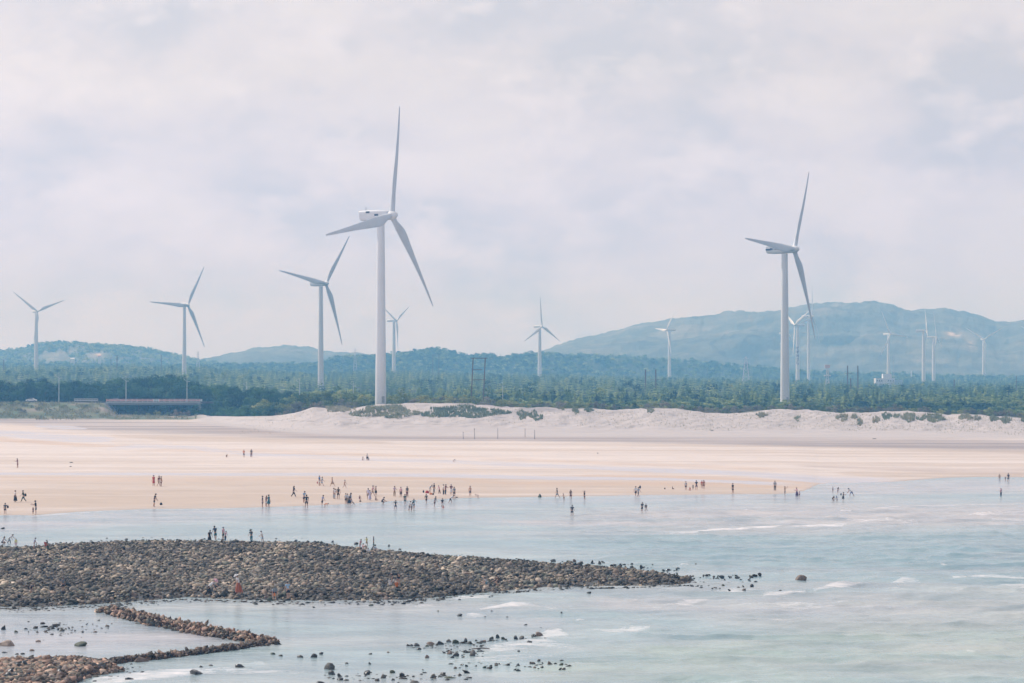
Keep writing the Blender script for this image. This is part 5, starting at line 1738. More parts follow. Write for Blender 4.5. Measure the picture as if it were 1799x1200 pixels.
# near-left pile of larger pink and brown cobbles
u, x, y = world_pts(25000, -200, 235, 118, 172)
msk = spit_mask(x, y); V_ = 670 + CAM_H * FPX / y
inner = (msk > 0.05 + 0.2 * rng.random(len(u))) & (V_ > 1130)
u, x, y = u[inner], x[inner], y[inner]
size = np.clip(rng.lognormal(-1.50, 0.30, len(u)), 0.12, 0.46)
cobbles('cobbles', np.stack([x, y, ground_z(x, y) - 0.05], 1), size, BROWNS, 'pinkish brown cobbles heaped in the near left corner')

# ---- boulders, one object each
BOULDER_ME = []
for i in range(16):
    BOULDER_ME.append(np_mesh('boulder', STN[i], IF, None, False))
BM_MATS = {
    'black': stone_mat('boulder_black', False, (0.035, 0.04, 0.042), True), 'grey': stone_mat('boulder_grey', False, (0.13, 0.125, 0.115)),
    'brown': stone_mat('boulder_brown', False, (0.22, 0.165, 0.135)), 'pale': stone_mat('boulder_pale', False, (0.34, 0.27, 0.225)), 'green': stone_mat('boulder_green', False, (0.075, 0.09, 0.06))}
for me in BOULDER_ME: me.materials.append(BM_MATS['grey'])


def boulder(px, pb, w, h, col, label, group, ground=None):
    P, _ = hit([px], [pb], 100, 700, True)
    x, y, z = P[0]
    z = max(z, 0.0) if ground is None else ground
    s = FPX / y
    k = int(rng.integers(16))
    o = bpy.data.objects.new('boulder', BOULDER_ME[k]); COL.objects.link(o)
    hw = w / s / 2
    hz = h / s
    zs_ = float(np.abs(STN[k][:, 2]).max()); ys = float(np.abs(STN[k][:, 1]).max())
    o.scale = (hw * 1.02, hw * 0.8 / max(ys, .3), hz * 1.0 / zs_)
    o.location = (x, y + hw * 0.5, z + hz * 0.04)
    o.rotation_euler = (rng.normal() * 0.06, rng.normal() * 0.06, rng.choice([0.0, math.pi]) + rng.normal() * 0.35)
    o.material_slots[0].link = 'OBJECT'; o.material_slots[0].material = BM_MATS[col]
    tag(o, label, 'boulder' if w > 7 else 'stone', group)
    return o


G1 = 'dark stones standing in the shallows'
NAMED = [
    (10, 1134, 30, 11, 'pale', 'large pale brown boulder cut by the left edge, inside the V-shaped wall'), (6, 1106, 9, 8, 'black', 'small black pointed rock at the left edge above the pale boulder'),
    (140, 1134, 24, 8, 'green', 'low green weedy rock in the still pool inside the V-shaped wall'), (67, 1126, 10, 4, 'pale', 'small pale stone between the pale boulder and the green weedy rock'),
    (55, 1143, 11, 4.5, 'brown', 'flat pinkish stone in the pool just above the near cobble heap'), (40, 1147, 9, 3, 'black', 'flat black stone beside the flat pinkish one'),
    (243, 1164, 33, 11, 'brown', 'big flat brown boulder lying against the near arm of the V-shaped wall'), (243, 1156, 22, 7, 'brown', 'reddish slab stacked on the big flat brown boulder by the wall'),
    (60, 1163, 24, 10, 'brown', 'large pinkish boulder on the upper edge of the near left heap'),
    (345, 1185, 27, 9.5, 'black', 'large smooth black boulder in the foam right of the near cobble heap'), (353, 1172, 10, 5, 'black', 'small dark rock just above the large smooth black boulder'),
    (421, 1172, 22, 8, 'black', 'jagged black rock in the foam below the tip of the V-shaped wall'), (226, 1195, 17, 5, 'black', 'low black rock in white foam at the bottom left'),
    (579, 1174, 20, 14, 'grey', 'pointed grey boulder, the tallest in the near shallows'), (583, 1185, 17, 8, 'black', 'black rock just below the pointed grey boulder'), (596, 1188, 8, 6, 'black', 'small black rock right under the pointed grey boulder'),
    (597, 1195, 12, 5, 'black', 'low black rock two below the pointed grey boulder'), (562, 1200, 20, 6, 'black', 'dark rock cut by the bottom edge below the pointed grey boulder'),
    (644, 1183, 13, 8, 'black', 'triangular black rock right of the pointed grey boulder'), (672, 1189, 13, 8, 'grey', 'rounded dark rock in the middle of the near shallows'),
    (759, 1190, 14, 8, 'grey', 'rounded grey rock near the bottom, left of a dark jagged one'), (779, 1184, 12, 6, 'black', 'jagged dark rock near the bottom, right of the rounded grey one'),
    (790, 1189, 28, 4, 'green', 'long low weedy rock near the bottom right of the stone scatter'), (830, 1151, 15, 11, 'grey', 'two-tone grey boulder at the left end of the broad foam streak'),
    (947, 1117, 17, 10, 'brown', 'brown rock breaking the foam at the right end of the stone line'), (937, 1118, 12, 6, 'black', 'dark rock touching the brown one at the right end of the stone line'),
    (818, 1127, 8, 9, 'black', 'upright black stone like a small cone in the middle of the stone line'),
    (1406, 1019, 22, 9, 'brown', 'lone brown boulder in open water far right of the spit tip'), (948, 873, 9, 6, 'green', 'rounded boulder on the wet sand by the waterline, centre of the beach'),
    (1335, 1010, 8, 4.5, 'black', 'dark rock in open water left of the lone brown boulder'), (1321, 1030, 7, 5, 'black', 'small dark rock below and left of the lone brown boulder'),
    (1371, 1038, 7, 2.5, 'black', 'low dark rock below the lone brown boulder'), (1053, 992, 8, 8, 'grey', 'tall dark stone on the upper edge of the spit near its tip'), (1126, 995, 7, 5, 'black', 'dark stone in the water above the spit tip'),
    (807, 1081, 11, 4, 'black', 'flat black rock beside a small white foam patch, right of centre'), (924, 1098, 8, 4, 'black', 'small dark rock above the right end of the stone line'),
    (102, 988, 21, 6, 'green', 'long mossy slab on the left part of the spit'), (73, 988, 16, 5, 'brown', 'brown flat slab left of the mossy one on the spit'),
    (554, 954, 11, 6, 'black', 'largest dark rock on the far edge of the spit, left of the seated group'), (584, 953, 7, 5, 'black', 'dark round rock on the far edge of the spit between two others'), (625, 957, 11, 5, 'black', 'dark rock on the far edge of the spit just left of the seated group'),
    (683, 960, 5, 5, 'black', 'small dark rock in the water right of the seated group'), (4, 929, 9, 3, 'black', 'flat dark stone in the channel at the left edge'),
]
for b_ in NAMED: boulder(*b_[:5], b_[5], 'boulders and slabs in the shallows')
MORE = [(29, 1148, 8, 2.5), (6, 1145, 12, 3), (370, 1168, 8, 3), (527, 1154, 12, 5), (550, 1154, 15, 7), (564, 1148, 9, 4), (479, 1147, 11, 4), (493, 1151, 8, 3), (689, 1181, 11, 6), (690, 1193, 9, 5), (706, 1187, 10, 7),
        (750, 1155, 8, 5), (650, 1166, 6, 4), (650, 1149, 9, 3), (682, 1146, 7, 3), (735, 1141, 10, 4), (716, 1136, 8, 5), (722, 1135, 10, 6), (732, 1134, 14, 7), (756, 1132, 15, 7), (772, 1133, 15, 8), (750, 1136, 8, 3), (789, 1128, 12, 6),
        (801, 1130, 12, 7), (836, 1125, 6, 3), (790, 1149, 10, 7), (800, 1151, 14, 6), (794, 1155, 8, 3), (845, 1136, 6, 3), (652, 1064, 9, 4), (629, 1061, 8, 4), (770, 1074, 5, 2), (609, 1167, 7, 4), (864, 1121, 10, 6), (874, 1120, 9, 8), (884, 1123, 10, 6),
        (851, 1127, 7, 5), (907, 1121, 9, 7), (916, 1123, 10, 6), (892, 1127, 6, 3), (912, 1144, 6, 2.5), (911, 1170, 8, 5), (964, 1166, 8, 6), (939, 1171, 8, 3), (952, 1171, 7, 2.5), (986, 1168, 8, 5), (851, 1173, 8, 4), (872, 1168, 8, 3),
        (950, 1102, 7, 2.5), (960, 1106, 4, 2.5), (987, 1078, 4, 4), (864, 1074, 6, 2.5), (891, 1084, 5, 2), (852, 1083, 4, 2), (1089, 993, 6, 4), (1040, 989, 5, 6), (1021, 989, 9, 5), (1009, 986, 7, 5), (997, 988, 8, 4), (972, 986, 10, 5), (1190, 1010, 5, 5),
        (1222, 992, 4, 3), (1146, 993, 4, 3), (1268, 1013, 12, 3), (1296, 1014, 10, 3), (1254, 1014, 4, 3), (1252, 1022, 6, 4), (1270, 1028, 7, 3), (1284, 1013, 4, 2.5), (1273, 1018, 4, 2.5), (1205, 1013, 6, 4), (1215, 1018, 7, 3), (1236, 1011, 5, 3),
        (100, 1100, 4, 3), (102, 1106, 6, 4), (121, 1104, 5, 3), (163, 1096, 4, 2.5), (80, 1109, 5, 3), (66, 1110, 5, 2.5), (28, 1111, 8, 4), (132, 1107, 5, 2.5), (167, 1110, 7, 3), (178, 1104, 5, 2), (50, 1110, 4, 3), (190, 1102, 4, 2), (12, 1134, 5, 2)]
for (px, pb, w, h) in MORE:
    boulder(px, pb, w, h, ['black', 'black', 'grey', 'green', 'brown'][int(rng.integers(5))], 'dark wet stone sticking out of the shallows in a loose scatter', G1)
# the largest stones of the spit and heap
n1 = 0
while n1 < 110:
    u_ = rng.uniform(0, 1120); v_ = 962 + 94 * rng.random() ** 0.7
    if not (ip(u_, SPIT_TOP) + 4 < v_ < ip(u_, SPIT_BOT) - 2): continue
    w = rng.uniform(9, 15) * (0.7 + 0.3 * (v_ - 950) / 110)
    boulder(u_, v_, w, w * rng.uniform(0.38, 0.6), ['grey', 'grey', 'green', 'black', 'brown', 'grey', 'pale'][int(rng.integers(7))], 'larger stone lying among the cobbles of the tidal spit', 'larger stones on the spit'); n1 += 1
n1 = 0
while n1 < 46:
    u_ = rng.uniform(0, 215); v_ = rng.uniform(1170, 1200)
    if not (ip(u_, PILE_TOP) + 4 < v_ < ip(u_, PILE_BOT) - 1): continue
    w = rng.uniform(12, 20)
    boulder(u_, v_, w, w * rng.uniform(0.45, 0.7), ['brown', 'pale', 'black', 'brown', 'grey'][int(rng.integers(5))], 'larger cobble on the near left heap', 'larger cobbles of the near left heap'); n1 += 1
# flotsam on the sand
for (px, py, w, lab) in ((1536, 771, 8, 'dark driftwood scrap on the upper beach, right half'), (1251, 757, 6, 'small dark scrap at the foot of the dunes'), (1050, 796.5, 3, 'tiny dark object on the pale sand right of centre'), (802, 874, 5, 'thin dark strip at the waterline'),
                         (125, 813, 7, 'thin dark strip of weed on the pale sand, left'), (124, 820, 4, 'short dark strip under the other, on the pale sand, left')):
    P, _ = hit([px], [py], 150, 1100)
    x, y, z = P[0]; s = FPX / y
    o = bpy.data.objects.new('driftwood', BOULDER_ME[3]); COL.objects.link(o); o.location = (x, y, z + 0.04); o.scale = (w / s / 2, 0.25, 0.22)
    o.material_slots[0].link = 'OBJECT'; o.material_slots[0].material = BM_MATS['black']; tag(o, lab, 'driftwood')
P, _ = hit([870], [1141], 100, 400, True)
x, y, z = P[0]
mb = MB(); mb.tube((-0.62, 0, 0), (0.1, 0.03, 0.06), 0.035, 0.045); mb.tube((0.1, 0.03, 0.06), (0.62, 0.0, 0.02), 0.045, 0.03)
o = mb.build('stick', m_wood); o.location = (x - 1.0, y, 0.05); o.scale = (1.0, 1, 1); tag(o, 'thin dark stick afloat beside the foam streak', 'stick')

# ------------------------------------------------------------------ people
def rot_x(v, a):      # pitch forward (towards -Y) for positive a
    c, s = math.cos(a), math.sin(a)
    return Vector((v.x, v.y * c - v.z * s, v.y * s + v.z * c))


def chain_dir(a, side=0.0):
    """unit vector hanging down, swung forward (towards -Y) by a"""
    return Vector((math.sin(side), -math.sin(a) * math.cos(side), -math.cos(a) * math.cos(side)))


def skin_mesh(name, pts, edges, radii, root=0, sub=1):
    me = bpy.data.meshes.new(name + '_skel')
    me.from_pydata([tuple(p) for p in pts], edges, [])
    ob = bpy.data.objects.new(name + '_skel', me); COL.objects.link(ob)
    sk = ob.modifiers.new('skin', 'SKIN'); sk.use_smooth_shade = True; sk.branch_smoothing = 0.5
    for i, v in enumerate(me.skin_vertices[0].data):
        r = radii[i]
        v.radius = r if hasattr(r, '__len__') else (r, r)
        v.use_root = (i == root)
    if sub:
        sb_ = ob.modifiers.new('sub', 'SUBSURF'); sb_.levels = sub; sb_.render_levels = sub
    dg_ = bpy.context.evaluated_depsgraph_get(); dg_.update()
    out = bpy.data.meshes.new_from_object(ob.evaluated_get(dg_))
    out.name = name
    bpy.data.objects.remove(ob); bpy.data.meshes.remove(me)
    return out


# pose: lean (torso forward), thigh (L,R), knee bend (L,R), arm forward (L,R), elbow bend (L,R), arm out sideways, head pitch
POSES = {
    'stand': dict(lean=0.03, th=(0.02, -0.02), kn=(0.02, 0.05), sh=(0.05, -0.03), el=(0.25, 0.2), out=0.12, head=0.1),
    'hands': dict(lean=0.06, th=(0.05, -0.03), kn=(0.08, 0.02), sh=(0.55, 0.45), el=(1.5, 1.4), out=0.05, head=0.45),
    'armup': dict(lean=0.0, th=(0.04, -0.04), kn=(0.02, 0.08), sh=(0.1, 1.7), el=(0.2, 1.2), out=0.15, head=0.0),
    'walk': dict(lean=0.08, th=(0.42, -0.34), kn=(0.12, 0.35), sh=(-0.35, 0.35), el=(0.3, 0.5), out=0.10, head=0.1),
    'look': dict(lean=0.20, th=(0.10, -0.12), kn=(0.12, 0.12), sh=(0.25, 0.15), el=(0.5, 0.4), out=0.12, head=0.55),
    'stoop': dict(lean=1.45, th=(0.25, 0.05), kn=(0.35, 0.25), sh=(0.0, 0.15), el=(0.1, 0.1), out=0.08, head=0.3, abs_arm=True),
    'bend': dict(lean=0.85, th=(0.55, -0.30), kn=(0.45, 0.3), sh=(0.35, 0.55), el=(0.3, 0.4), out=0.10, head=0.3, abs_arm=True),
    'crouch': dict(lean=0.55, th=(1.75, 1.65), kn=(2.35, 2.3), sh=(0.7, 0.6), el=(0.4, 0.5), out=0.12, head=0.2, abs_arm=True),
    'sit': dict(lean=0.15, th=(1.75, 1.60), kn=(1.2, 1.3), sh=(0.6, 0.5), el=(0.6, 0.5), out=0.15, head=0.2),
    'armsout': dict(lean=0.0, th=(0.15, -0.15), kn=(0.1, 0.15), sh=(0.4, 0.2), el=(0.3, 0.3), out=0.95, head=0.0),
}
PM = {}


def make_pose(key, P):
    TH, SHK, TOR, NK, UA, FA = 0.43, 0.42, 0.50, 0.10, 0.29, 0.25
    hipw, shw = 0.095, 0.185
    up = rot_x(Vector((0, 0, 1)), P['lean'])
    chest = up * TOR
    legs = []
    for s, th, kn in ((-1, P['th'][0], P['kn'][0]), (1, P['th'][1], P['kn'][1])):
        hip = Vector((s * hipw, 0, -0.03))
        knee = hip + chain_dir(th, s * 0.03) * TH
        ank = knee + chain_dir(th - kn, 0.0) * SHK
        toe = ank + Vector((s * 0.03, -0.15, -0.055)); heel = ank + Vector((0, 0.04, -0.05))
        legs.append((hip, knee, ank, toe, heel))
    low = min(min(l[3].z, l[4].z) for l in legs) - 0.025
    if key == 'sit': low = -0.13
    pel = Vector((0, 0, -low))
    pts, ed, rad = [pel], [], [(0.125, 0.10)]
    def add(p, parent, r):
        pts.append(p); rad.append(r); ed.append((parent, len(pts) - 1)); return len(pts) - 1
    w = add(pel + up * 0.20, 0, (0.112, 0.085)); c = add(pel + up * 0.38, w, (0.135, 0.098)); sh = add(pel + chest, c, (0.095, 0.075))
    neck = add(pel + up * (TOR + 0.07), sh, 0.05)
    hup = rot_x(Vector((0, 0, 1)), P['lean'] * 0.8 + P['head'] * 0.6) if not P['lean'] > 1 else rot_x(Vector((0, 0, 1)), P['lean'] + 0.2)
    fwd = rot_x(hup, math.pi / 2)
    h0 = add(pts[neck] + hup * 0.06 + fwd * 0.015, neck, 0.066); h1 = add(pts[h0] + hup * 0.075, h0, (0.078, 0.092)); h2 = add(pts[h1] + hup * 0.07, h1, (0.062, 0.075))
    nose = add(pts[h1] + fwd * 0.105 - hup * 0.015, h1, 0.014)
    for s in (-1, 1): add(pts[h1] + Vector((s * 0.090, 0, 0)) - hup * 0.01, h1, 0.014)
    info = dict(pel=pel, up=up, pts={}, head=pts[h1].copy(), hup=hup, fwd=fwd, legs=[], arms=[])
    for (hip, knee, ank, toe, heel) in legs:
        o_ = pel
        a = add(o_ + hip, 0, 0.088); b_ = add(o_ + (hip + knee) / 2, a, 0.078); k = add(o_ + knee, b_, 0.055); cf = add(o_ + knee * 0.62 + ank * 0.38, k, 0.054); an = add(o_ + ank, cf, 0.034)
        mid = add(o_ + ank * 0.45 + toe * 0.55 + Vector((0, 0, 0)), an, 0.034); add(o_ + toe, mid, 0.022)
        info['legs'].append((o_ + hip, o_ + knee, o_ + ank))
    for i, s in enumerate((-1, 1)):
        base = pts[sh] + Vector((s * shw, 0, 0)) - up * 0.015
        a0 = P['sh'][i] if P.get('abs_arm') else P['sh'][i] + (P['lean'] * 0.0)
        d1 = chain_dir(a0, s * P['out']); el = base + d1 * UA
        d2 = chain_dir(a0 + P['el'][i], s * (P['out'] * 0.9)); wr = el + d2 * FA
        a = add(base, sh, 0.052); e_ = add(el, a, 0.038); f_ = add(el * 0.6 + wr * 0.4, e_, 0.036); w_ = add(wr, f_, 0.025)
        pm = add(wr + d2 * 0.065, w_, (0.030, 0.022))
        side = Vector((1, 0, 0)); 
        if abs(d2.x) > 0.7: side = Vector((0, 0, 1))
        fwd2 = d2.cross(side).normalized()
        for q, (off, ln) in enumerate(((-0.030, 0.062), (-0.010, 0.078), (0.011, 0.074), (0.030, 0.056))):
            k1 = add(pts[pm] + d2 * 0.030 + fwd2 * off, pm, 0.0095)
            add(pts[k1] + d2 * ln * 0.75 + side * (-s) * 0.022, k1, 0.008)
        t1 = add(wr + d2 * 0.025 - fwd2 * 0.038, w_, 0.011); add(pts[t1] + d2 * 0.035 - fwd2 * 0.018, t1, 0.009)
        info['arms'].append((base, el, wr, d2))
    body = skin_mesh('body_' + key, pts, ed, rad, 0, 1)
    # shirt
    P2 = [pts[0] + up * 0.02, pts[w], pts[c], pts[sh]]; E2 = [(0, 1), (1, 2), (2, 3)]; R2 = [(0.150, 0.118), (0.138, 0.108), (0.158, 0.118), (0.112, 0.092)]
    for (base, el, wr, d2) in info['arms']:
        i0 = len(P2); P2 += [base, base * 0.45 + el * 0.55]; R2 += [0.070, 0.060]; E2 += [(3, i0), (i0, i0 + 1)]
    shirt = skin_mesh('shirt_' + key, P2, E2, R2, 0, 1)
    # shorts and trousers
    out = {}
    for nm, fr in (('shorts', 0.0), ('trousers', 1.0)):
        P3 = [pts[0] + up * 0.05, pts[0] - Vector((0, 0, 0.02))]; E3 = [(0, 1)]; R3 = [(0.145, 0.112), (0.145, 0.118)]
        for (hip, knee, ank) in info['legs']:
            i0 = len(P3)
            if fr == 0.0:
                P3 += [hip + (knee - hip) * 0.12, hip + (knee - hip) * 0.85]; R3 += [0.103, 0.092]; E3 += [(1, i0), (i0, i0 + 1)]
            else:
                P3 += [hip + (knee - hip) * 0.12, knee, knee + (ank - knee) * 0.90]; R3 += [0.103, 0.076, 0.062]; E3 += [(1, i0), (i0, i0 + 1), (i0 + 1, i0 + 2)]
        out[nm] = skin_mesh(nm + '_' + key, P3, E3, R3, 0, 1)
    # skirt / dress lower part
    kn_mid = (info['legs'][0][1] + info['legs'][1][1]) / 2; an_mid = (info['legs'][0][2] + info['legs'][1][2]) / 2
    spread = abs(info['legs'][0][1].y - info['legs'][1][1].y) / 2 + 0.02
    for nm, steps in (('skirt', [(0.0, 0.135, 0.105), (0.5, 0.175, 0.15), (1.02, 0.20, 0.17)]), ('long_skirt', [(0.0, 0.135, 0.105), (0.6, 0.19, 0.16), (1.0, 0.21, 0.18), (1.7, 0.25, 0.22)])):
        mb = MB(); rings = []
        for f, rx_, ry_ in steps:
            c0 = pts[0] + up * 0.07
            ctr = c0 + (kn_mid - c0) * f if f <= 1.02 else kn_mid + (an_mid - kn_mid) * (f - 1.0)
            ry2 = ry_ + spread * min(f, 1.0)
            rings.append([(ctr.x + rx_ * math.cos(2 * math.pi * i / 16) * (1 + 0.05 * (i % 2)), ctr.y + ry2 * math.sin(2 * math.pi * i / 16) * (1 + 0.05 * (i % 2)), ctr.z) for i in range(16)])
        mb.loft(rings)
        out[nm] = mb.mesh(nm + '_' + key, None, True)
    # hair cap, long hair, hats around the head
    H, hu, fw = info['head'], info['hup'], info['fwd']
    sd_ = Vector((1, 0, 0))

    def headframe(a, b_, c_): return H + sd_ * a + fw * b_ + hu * c_
    def cap(nm, long):
        rings = []
        for j, (zz, r) in enumerate(((0.125, 0.02), (0.118, 0.055), (0.095, 0.085), (0.05, 0.102), (0.0, 0.104), (-0.04, 0.094)) + (((-0.12, 0.10), (-0.22, 0.09)) if long else ((-0.06, 0.08),))):
            rings.append([tuple(headframe(r * 0.93 * math.cos(2 * math.pi * i / 14), -0.028 - (0.03 if zz < 0 else 0) + r * 1.05 * math.sin(2 * math.pi * i / 14) * (1.0 if (zz > 0.03 or math.sin(2 * math.pi * i / 14) < 0) else 0.35), zz)) for i in range(14)])
        mb = MB(); mb.loft(rings); return mb.mesh(nm + '_' + key, None, True)
    out['hair'] = cap('hair', False); out['long_hair'] = cap('long_hair', True)
    rings = []
    for zz, r in ((0.155, 0.03), (0.15, 0.08), (0.10, 0.105), (0.062, 0.108), (0.055, 0.20), (0.045, 0.205), (0.045, 0.10)):
        rings.append([tuple(headframe(r * math.cos(2 * math.pi * i / 18), -0.01 + r * 1.05 * math.sin(2 * math.pi * i / 18), zz)) for i in range(18)])
    mb = MB(); mb.loft(rings); out['sun_hat'] = mb.mesh('sun_hat_' + key, None, True)
    for m_ in [body, shirt] + list(out.values()):
        m_.materials.clear(); m_.materials.append(m_skin)
        for p_ in m_.polygons: p_.use_smooth = True
    out['body'] = body; out['shirt'] = shirt
    zs_ = [v.co.z for v in body.vertices]
    return out, max(zs_), info


m_skin = plain('skin', (0.48, 0.29, 0.21), 0.6, 0.06, 4.0)
CC = {'black': (0.012, 0.014, 0.018), 'navy': (0.015, 0.025, 0.055), 'white': (0.75, 0.74, 0.76), 'teal': (0.03, 0.14, 0.17), 'green': (0.02, 0.075, 0.06), 'grey': (0.20, 0.22, 0.25), 'lightgrey': (0.42, 0.45, 0.50),
      'red': (0.50, 0.05, 0.04), 'maroon': (0.16, 0.03, 0.035), 'lightblue': (0.35, 0.50, 0.66), 'blue': (0.06, 0.18, 0.42), 'lavender': (0.52, 0.50, 0.68), 'pink': (0.72, 0.42, 0.48), 'yellow': (0.68, 0.62, 0.20),
      'khaki': (0.35, 0.24, 0.14), 'rust': (0.34, 0.10, 0.055), 'brown': (0.14, 0.08, 0.05), 'orange': (0.70, 0.20, 0.05), 'tan': (0.45, 0.30, 0.20), 'purple': (0.10, 0.05, 0.12)}
CM = {k: plain('cloth_' + k, v, 0.85, 0.12, 5.0) for k, v in CC.items()}
m_hair = plain('dark_hair', (0.015, 0.012, 0.011), 0.6, 0.1)
for k_, p_ in POSES.items(): PM[k_] = make_pose(k_, p_)


def part(parent, nm, me, mt):
    o = bpy.data.objects.new(nm, me); COL.objects.link(o); o.parent = parent
    o.material_slots[0].link = 'OBJECT'; o.material_slots[0].material = mt
    return o


